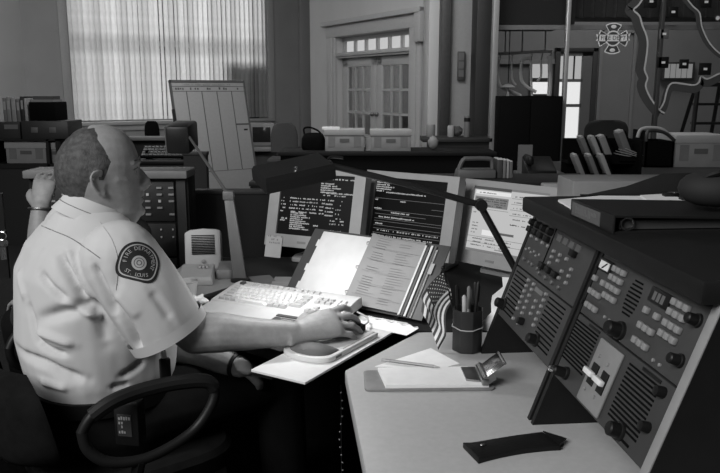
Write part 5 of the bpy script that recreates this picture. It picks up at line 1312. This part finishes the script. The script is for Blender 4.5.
# planner board on an easel
YW = 9.2
c_ = [at(169, 80, YW), at(243, 84, YW), at(257, 191, YW), at(192, 190, YW)]
wbd = thing('planner_board', 'tall white planner board ruled into columns leaning on the floor', 'board', (at(210, 190, YW).x, YW, 0), 0)
tl_ = at(169, 80, YW); wq = at(243, 82, YW).x-tl_.x; zt_ = tl_.z
shear = (at(257, 190, YW).x-at(243, 83, YW).x)
MWB = T(Vector((tl_.x-wbd.location.x+.0, 0, zt_))) @ RZ(R(36)) @ RX(R(-14))
wq *= 1.13; hbd = (zt_)/math.cos(R(14))
MB().box(0, wq, 0, .025, -hbd*1.0+.02, 0).build('panel', G('board_grey', .25, .5, var=.03), wbd, .002, M=MWB)
for x in (0, wq-.022): MB().box(x, x+.022, -.008, .03, -hbd+.02, 0).build('frame_rail', G('board_frame', .07, .4), wbd, M=MWB)
MB().box(0, wq, -.008, .03, -.03, 0).build('frame_rail', G('board_frame', .07, .4), wbd, M=MWB)
for z in (-.075, -.135, -1.13): MB().box(.02, wq-.02, -.003, 0, z-.006, z).build('ruled_line', G('board_line', .06), wbd, M=MWB)
for k in range(1, 5): MB().box(wq*k/5-.005, wq*k/5+.005, -.003, 0, -1.13, -.135).build('ruled_line', G('board_line', .06), wbd, M=MWB)
MB().box(wq*.8, wq-.02, -.003, 0, -.57, -.55).build('ruled_line', G('board_line', .06), wbd, M=MWB); MB().box(wq*.9, wq-.05, -.003, 0, -.64, -.62).build('magnet_strip', black, wbd, M=MWB)
m = MB(); text_rows(m, [(.06+.19*k, .17+.19*k, .5, .8) for k in range(5)], wq, .02, -.004, 21, .03, .016)
m.build('heading_print', G('board_line', .06), wbd, M=MWB @ T((wq/2, 0, -.105)))
m = MB(); text_rows(m, [(.15, .8, .5, .7)], wq, .02, -.009, 22, .025, .010); m.build('heading_print', G('board_line2', .2), wbd, M=MWB @ T((wq/2, 0, -.055)))
MB().box(-.02, .01, -.03, 0, -.52, -.36).build('clamp', black, wbd, M=MWB)
for x in (.05, wq-.05): MB().tube([MWB @ Vector((x, .04, -.35)), Vector(((MWB @ Vector((x, .04, -.35))).x-.18, (MWB @ Vector((x, .04, -.35))).y+.25, .0))], .012, 6).build('rear_leg', G('board_frame', .07), wbd)
# desk with keyboard behind the dispatcher's head
YK = 6.3; kx0, kx1 = at(128, 150, YK).x, at(188, 150, YK).x
kd_ = thing('black_counter', 'black counter with a light edge behind the dispatcher head', 'counter', ((kx0+kx1)/2, YK, 0))
zk = at(150, 160, YK).z; wk = (kx1-kx0)/2
MB().box(-wk, wk, 0, .55, zk-.04, zk).build('counter_top', black, kd_, .005); MB().box(-wk+.03, wk-.03, .03, .5, 0, zk-.04).build('cabinet', G('counter_body', .015, .6), kd_)
MB().box(-wk, wk, -.006, 0, zk-.012, zk-.004).build('edge_strip', G('counter_edge', .08), kd_)
k2 = thing('black_keyboard', 'black keyboard propped on the counter behind the dispatcher face', 'keyboard', ((kx0+kx1)/2+.03, YK+.15, zk))
MB().box(-.2, .2, -.08, .1, .01, .03).build('case', black2, k2, .004, M=RX(R(28)) @ T((0, 0, .04)))
for r_ in range(4):
    for k in range(10): put(shared('key', MB().box(-.012, .012, -.012, .012, 0, .008), G('key_black', .045, .4)) if (r_, k) == (0, 0) else kme, k2, 0, 0) if False else None
kme = shared('key', MB().box(-.013, .013, -.014, .014, 0, .008), G('key_black', .05, .4))
for r_ in range(4):
    for k in range(12):
        ob = bpy.data.objects.new('key', kme); COL.objects.link(ob); ob.parent = k2; ob.matrix_local = RX(R(28)) @ T((-.176+.032*k, -.055+.04*r_, .07))
for s_ in (-.15, .15): MB().box(s_-.01, s_+.01, -.07, .1, 0, .075).build('foot', black2, k2)
tray = thing('narrow_shelf', 'pale narrow shelf line below the blinds behind the counter', 'shelf', at(150, 139, 9.3))
MB().box(-.42, .30, 0, .3, -.02, .02).build('shelf_board', G('shelf_pale', .12), tray, .004); MB().box(-.40, .28, .25, .3, -tray.location.z, -.02).build('back_panel', G('shelf_back', .05), tray)
# left: shelf of binders, equipment case and file boxes
YS = 6.6
ls = thing('storage_unit', 'dark storage unit holding the file boxes at the far left', 'storage unit', (at(20, 150, YS).x, YS, 0))
z_a = at(20, 164, YS).z; z_b = at(20, 139.5, YS).z; xl, xr = at(-12, 150, YS).x-ls.location.x, at(58, 150, YS).x-ls.location.x
MB().box(xl, xr, 0, .5, z_a-.04, z_a).build('shelf_board', lamd, ls); MB().box(xl, xr, 0, .5, z_b-.012, z_b).build('shelf_board', lamd, ls)
MB().box(xl, xr, .48, .5, 0, z_b).build('back_panel', lamd, ls); MB().box(xl, xr, .02, .04, 0, z_a-.04).build('front_panel', G('unit_front', .012), ls)
for x in (xl, at(46.5, 150, YS).x-ls.location.x, xr-.02): MB().box(x, x+.02, 0, .5, 0, z_b).build('upright', lamd, ls)
filebox('white file box on the shelf at the far left', 5, 45, 141.5, YS+.06, z_a, .3, grp='file boxes on the shelf')
filebox('white file box right of the shelf upright behind the dispatcher head', 50, 57, 142.5, YS+.06, z_a, .3, grp='file boxes on the shelf')
eq = thing('equipment_case', 'black equipment case with two pale badges on top of the storage unit', 'case', (at(43, 138, YS).x, YS+.2, z_b))
h_ = at(43, 121, YS+.05).z-z_b; w_ = .205
MB().box(-w_, w_, -.15, .2, 0, h_).build('case', G('eq_case', .022, .5), eq, .006)
for x in (-.09, .07): MB().box(x-.03, x+.03, -.154, -.15, h_*.35, h_*.65).build('badge', G('eq_badge', .10), eq, .002)
e2 = thing('dark_box', 'dark box with a pale sticker left of the equipment case', 'box', (at(9, 138, YS).x, YS+.2, z_b))
MB().box(-.15, .075, -.14, .2, 0, h_*.95).build('box_body', G('eq_box', .016, .7), e2, .005); MB().box(-.06, .06, -.144, -.14, h_*.55, h_*.8).build('sticker', G('sticker', .12), e2)
zz_ = z_b+h_+.001
pr = thing('black_printer', 'black printer with paper on top standing on the equipment case', 'printer', (at(37, 121, YS).x, YS+.22, zz_))
hp_ = at(37, 102, YS+.1).z-zz_
MB().box(-.105, .13, -.12, .15, 0, hp_).build('case', black2, pr, .008); MB().box(-.09, .10, -.10, .12, hp_, hp_+.02).build('paper_tray', G('tray_pale', .20), pr); MB().box(-.09, .09, -.06, .1, hp_+.02, hp_+.05).build('lid', G('lid_grey', .05), pr)
for k, (px, w2, g, hh_, lab) in enumerate([(1.5, .03, .14, 1.0, 'leftmost pale folder standing on the dark box'), (5.5, .035, .20, 1.04, 'pale grey folder second from the left on the dark box'), (10.5, .04, .24, 1.0, 'widest pale folder on the dark box'), (15, .03, .12, .96, 'grey folder just left of the black binder'), (19.2, .03, .012, 1.06, 'black binder standing beside the printer'), (22.4, .018, .26, .98, 'thin white folder between binder and printer')]):
    t = thing('binder', lab, 'binder', (at(px, 121, YS).x, YS+.2, z_b+h_*.95), 0, 'folders on top of the storage unit')
    hh_ *= at(10, 98, YS).z-(z_b+h_*.95)
    MB().box(-w2/2, w2/2, -.12, .12, 0, hh_).build('cover', G('folder_%d' % int(g*1000), g, .6), t, .003); MB().box(-w2*.3, w2*.3, -.122, -.12, hh_*.5, hh_*.85).build('spine_label', G('folder_label', .3), t)
# grey table edge and keys at the far left
lt = thing('side_table', 'pale grey table end at the left frame edge behind the chair', 'table', (-1.35, 2.05, 0))
MB().box(-.35, .25, -.2, .12, .69, .72).build('table_top', G('table_grey', .30, .5), lt, .004); MB().box(-.33, .23, -.17, .10, 0, .69).build('cabinet', G('table_dark', .06), lt)
kc = thing('key_bunch', 'bunch of shiny keys hanging at the left frame edge', 'keys', at(2, 236, 2.1))
MB().tube([(.012*math.cos(R(30*k)), 0, .012*math.sin(R(30*k))) for k in range(12)], .0018, 6, closed=True).build('key_ring', chrome, kc)
for k in range(3):
    ky = MB().lathe([(.001, -.001), (.011, -.001), (.011, .001), (.001, .001)], 14, T((.004*k-.006, .003*k, -.022)) @ RX(R(90))).box(-.003+.004*k-.006, .003+.004*k-.006, .003*k-.001, .003*k+.001, -.07, -.03).build('key', chrome, kc)
MB().box(-.03, .0, .02, .03, -.13, .12).build('hook_board', black, kc); MB().tube([(0, .025, .012), (0, 0, .012)], .002, 6).build('hook', steel, kc)
# ================================================================== BEYOND THE SCREENS, RIGHT HALF
# desk with lamp, mugs behind the column
YE = 10.6; e0, e1 = at(428, 136, YE).x, at(498, 136, YE).x; ze = at(460, 136, YE).z
ed = thing('far_desk', 'dark desk with cups standing before the dark column', 'desk', (e0, YE, 0))
ze = at(430, 136.5, 8.7).z
ed.location = (at(428, 136, 8.7).x, 8.7, 0); LE = at(489, 136, 8.7).x-ed.location.x
MB().box(-.08, LE, -.25, .18, ze-.05, ze).build('desk_top', G('far_desk_top', .015, .6), ed, .004); MB().box(0, LE, -.22, .15, 0, ze-.05).build('cabinet', G('far_desk_body', .012, .7), ed)
for px, h_, r_, g, lab in ((450.5, .13, .038, .30, 'pale cup on the far desk beside the dark bundle'), (466.5, .24, .036, .14, 'tall grey canister on the far desk'), (430.5, .14, .05, .2, 'small grey box at the left end of the far desk')):
    t = thing('canister' if g < .2 else 'cup', lab, 'container', (at(px, 130, 8.65).x, 8.62, ze))
    MB().lathe([(r_*.9, 0), (r_, .01), (r_, h_*.9), (r_*.9, h_), (r_*.8, h_), (r_*.75, h_*.9), (.001, h_*.88)], 16).build('body', G('cup_%d' % int(g*100), g), t)
    if g < .2: MB().lathe([(r_*1.03, h_*.72), (r_*1.03, h_*.9), (.9*r_, h_*.92)], 16, cap=False).build('dark_band', black, t)
bu = thing('dark_bundle', 'dark crumpled bundle between the cup and canister on the far desk', 'bundle', (at(457.5, 132, 8.65).x, 8.65, ze))
m = MB(); m.ball((0, 0, .055), (.062, .05, .055), 16, 10); m.v = [tuple(Vector(q)*(1+.3*noise.noise(Vector(q)*25))+Vector((0, 0, .004))) for q in m.v]
m.build('bundle', G('bundle', .05, .8, var=.4), bu, smooth=40)
ps_ = thing('white_pouch', 'small pale pouch at the left foot of the far desk top', 'pouch', (at(433, 150, YD+.3).x, YD+.3, zd2))
m = MB(); m.ball((0, 0, .07), (.055, .04, .07), 14, 10); m.v = [tuple(Vector(q)*(1+.2*noise.noise(Vector(q)*30))+Vector((0, 0, .006))) for q in m.v]; m.build('pouch', G('pouch_pale', .22), ps_)
# dark cabinet behind the glass
YT = 8.25
tv = thing('dark_cabinet', 'tall matt black cabinet standing before the glass under the hanging tubes', 'cabinet', ((at(498, 120, YT).x+at(562, 120, YT).x)/2, YT, 0))
wt = (at(562, 120, YT).x-at(498, 120, YT).x)/2; zt_ = at(530, 96, YT).z
MB().box(-wt, wt, 0, .22, .06, zt_).build('body', black2, tv, .006); MB().box(-wt+.02, -.004, -.015, 0, .1, zt_-.03).build('door', black2, tv, .003); MB().box(.004, wt-.02, -.015, 0, .1, zt_-.03).build('door', black2, tv, .003); MB().box(-wt+.02, wt-.02, .03, .2, 0, .06).build('plinth', black2, tv)
# portable device with handle, and books beside it, on the divider behind screen 2-3
YH = 3.5; zdv = at(480, 181, YH).z
dv_ = divider('black low divider behind the flat screens', (250, 186), (600, 186), 3.46, 3.46, zdv, .36)
pd2 = thing('carry_radio', 'grey portable set with a carrying handle above the middle screens', 'portable radio', (at(478, 180, YH+.1).x, YH+.15, zdv))
gpm = G('carry_grey', .11, .5)
hw = .085; hh_ = at(478, 159, YH+.1).z-zdv
MB().loft([[(-hw-.02, y, 0), (hw, y, 0), (hw, y, hh_*.45), (-hw-.01, y, hh_*.45)] for y in (-.06, .06)]).build('case', gpm, pd2, .008)
MB().tube(spline([(-hw-.005, 0, hh_*.35), (-hw+.018, 0, hh_*.90), (-hw+.05, 0, hh_*.97), (hw-.035, 0, hh_*.97), (hw-.012, 0, hh_*.85), (hw-.01, 0, hh_*.3)], 4), .011, 8, flat=1.6, up=(0, 1, 0)).build('handle', gpm, pd2)
for k, (dx, g, w2, lab) in enumerate(((.105, .05, .026, 'dark book standing beside the portable set'), (.128, .16, .014, 'grey book second beside the portable set'), (.145, .30, .010, 'pale thin book third beside the portable set'), (.160, .12, .014, 'outermost grey book beside the portable set'))):
    t = thing('book', lab, 'book', (pd2.location.x+dx, YH+.17, zdv), 0, 'books beside the portable set')
    MB().box(-w2/2, w2/2, -.06, .06, 0, hh_*(.95-.03*k)).build('cover', G('book_%d' % int(g*100), g), t, .002); MB().box(-w2*.35, w2*.35, -.058, .061, hh_*(.95-.03*k), hh_*(.95-.03*k)+.002).build('page_block', paper, t)
# grey desk set between divider and partition (dark top with keypad, phone)
YQ = 4.1
gt = thing('grey_counter', 'grey counter end with a phone before the glass door', 'counter', (at(548, 177, YQ).x, YQ, 0))
zq = at(548, 176, YQ).z; w_ = (at(578, 177, YQ).x-at(530, 177, YQ).x)/2
MB().box(-w_, w_, -.1, .3, zq-.05, zq).build('counter_top', G('counter_grey', .10, .5), gt, .005); MB().box(-w_+.02, w_-.02, -.08, .28, 0, zq-.05).build('cabinet', G('table_dark', .06), gt)
tph = thing('desk_telephone', 'dark desk telephone with pale face on the grey counter', 'phone', (at(541, 175, YQ).x, YQ+.05, zq))
MB().loft([[(-.08, y, 0), (.08, y, 0), (.08, y, z), (-.08, y, z)] for y, z in ((-.08, .03), (.08, .10))]).build('case', black, tph, .006); MB().box(-.075, -.045, -.07, .08, .06, .11).build('handset', black, tph, .012)
MB().box(-.10, -.02, .09, .1, 0, .16).build('pale_plate', G('plate_mid', .16), tph)
# sloping file rack: two tiers of leaning files
YR = 4.6; zr0 = at(600, 184, YR).z
fr_t = thing('grey_table', 'dark long table under the sloping file rack and box at right', 'table', (at(575, 184, YR).x, YR-.1, 0))
LT = 1.75
MB().box(-.05, LT, -.05, 1.6, zr0-.04, zr0).build('table_top', G('long_table', .015, .6), fr_t, .004); MB().box(0, LT-.05, 0, .04, 0, zr0-.04).build('front_panel', black2, fr_t)
MB().box(LT-.1, LT-.05, .04, 1.5, 0, zr0-.04).build('side_panel', black2, fr_t); MB().box(0, .05, .04, 1.5, 0, zr0-.04).build('side_panel', black2, fr_t)
fk = thing('file_rack', 'black two tier rack of leaning files on the long table at right', 'rack', (at(608, 184, YR).x, YR+.1, zr0))
wr = (at(645, 184, YR).x-at(575, 184, YR).x)/2; hr1 = at(600, 140, YR+.1).z-zr0
MB().box(-wr, wr, .18, .2, 0, hr1).build('back_panel', black2, fk); MB().box(-wr, wr, -.06, .2, 0, .02).build('shelf_board', black2, fk); MB().box(-wr, wr, .04, .2, hr1*.42, hr1*.42+.015).build('shelf_board', black2, fk)
MB().box(wr-.012, wr, -.06, .2, 0, hr1).build('side_panel', black2, fk); MB().box(-wr, wr, -.06, -.05, 0, .06).build('front_lip', black2, fk); MB().box(-wr, wr, .035, .045, hr1*.42, hr1*.42+.06).build('front_lip', black2, fk)
filem = [G('file_pale', .20, .7), G('file_mid', .13, .7), G('file_light', .28, .7)]
tiers = [[(577, 172, 0), (591, 170, 1), (603, 173, 1)], [(587, 148, 0), (598, 147, 1), (606, 149, 2), (627, 150, 0)]]
words = [['leaning file at the left of the lower rack tier', 'leaning pale file in the middle of the lower rack tier', 'leaning file at the right of the lower rack tier'], ['leaning file at the left of the upper rack tier', 'second leaning file of the upper rack tier', 'third and widest leaning file of the upper rack tier', 'tall pale file with sheets at the right of the upper rack tier']]
for r_, row in enumerate(tiers):
    for k, (px, py, g) in enumerate(row):
        zb_ = zr0+.022 if r_ == 0 else zr0+hr1*.42+.017
        t = thing('leaning_file', words[r_][k], 'file', (at(px+5, 180, YR+.05).x, YR+.07+.10*r_, zb_), 0, 'files leaning in the rack')
        Mx_ = RY(R(-24)); h_ = .155 if k < 3 else .19; w2 = .04 if g == 2 or k == 3 else .026
        MB().box(0, w2, -.035, .06, 0.018, h_).build('folder', filem[(k+r_) % 3], t, .002, M=Mx_); MB().box(.004, w2-.004, -.037, .05, h_, h_+.012).build('sheets', G('sheet_grey', .34), t, M=Mx_)
        MB().box(w2, w2+.012, -.035, .06, 0.018, h_*.98).build('divider_board', black2, t, M=Mx_)
sp_ = thing('loose_pages', 'fanned pale pages lying over the right end of the file rack', 'papers', (at(634, 160, YR).x, YR+.16, zr0+hr1*.42+.02))
for k in range(4): MB().box(-.075+.012*k, .075, -.05, .04, .012*k+.03, .012*k+.034).build('sheet', G('sheet_pale', .32), sp_, M=RY(R(10+4*k)))
MB().box(-.05, .07, -.05, .04, 0, .03).build('tray', black2, sp_)
# black crate with pale rim, white file box at far right
YX = 5.6; zx = zr0
cr_ = thing('black_crate', 'black open crate with a pale curled rim beside the white box', 'crate', (at(659, 160, YX).x, YX, zx))
wx_ = (at(673, 160, YX).x-at(645, 160, YX).x)/2; hx = at(650, 131, YX).z-zx
m = MB(); m.box(-wx_, wx_, -.0, .012, 0, hx*.72).box(-wx_, wx_, .28, .292, 0, hx*.72).box(-wx_, -wx_+.012, 0, .29, 0, hx).box(wx_-.012, wx_, 0, .29, 0, hx*.72).box(-wx_, wx_, 0, .29, 0, .012)
m.build('crate_body', black2, cr_); MB().tube(spline([(-wx_, .0, hx*.72), (-wx_+.01, 0, hx), (wx_*.2, 0, hx*.96), (wx_, 0, hx*.74)], 4), .013, 8).build('front_rim', G('crate_rim', .03, .4), cr_)
MB().tube(spline([(-wx_-.03, .1, hx*.80), (-wx_+.0, .1, hx*1.04), (wx_*.3, .1, hx*1.04), (wx_, .1, hx*.86)], 4), .014, 8).build('pale_rim', G('crate_pale_rim', .32, .5), cr_)
filebox('large white file box at the right frame edge on the long table', 677, 728, 135, 5.6, zx, .36, grp='white box at right')
# grey tray with an oval finger hole just behind the console
tr_ = thing('document_tray', 'grey document tray with an oval finger hole behind the console top', 'tray', (at(612, 203, 2.12).x, 2.12, ZD)); 
tg = G('tray_grey', .21, .5); zt_ = at(612, 181, 2.12).z-ZD; wq_ = (at(690, 190, 2.12).x-at(568, 190, 2.12).x)
MB().box(-.115, wq_-.12, 0, .17, 0, zt_).build('body', tg, tr_, .006)
MB().prism([(.028*math.cos(2*math.pi*k/20), .006*math.sin(2*math.pi*k/20)) for k in range(20)], 0, .003, T((.02, -.0005, zt_-.028)) @ RX(R(90))).build('finger_hole', black2, tr_)
s3 = thing('small_grey_screen', 'narrow grey monitor edge between the white screen and the tray', 'monitor', (at(553, 200, 2.75).x+.05, 2.74, ZD))
MB().box(-.09, .10, 0, .05, .06, at(553, 184, 2.74).z-ZD).build('bezel', bez, s3, .006); MB().box(-.06, .03, .01, .04, 0, .06).build('stand', bez, s3)
MB().box(-.09, .0, -.003, 0, .18, at(553, 192, 2.74).z-ZD).build('screen', EM('screen_white', .60, .85), s3)
scr_ = thing('paper_scrap', 'torn white paper scrap stuck to the far edge of the radio console', 'paper', MCON @ Vector((-.421, .045, .10)), YAW-R(90))
m = MB(); rr = []
for i in range(7):
    t_ = i/6; z = -.055+.14*t_
    rr.append([(-.012-.020*(1-t_)+.006*math.sin(i*1.7), -.035+.045*t_-.010*math.sin(i*2.1), z), (-.004, -.005+.045*t_, z), (.001, .018+.04*t_, z)])
m.loft(rr, closed=False, cap=False).build('sheet', paper, scr_, smooth=30)
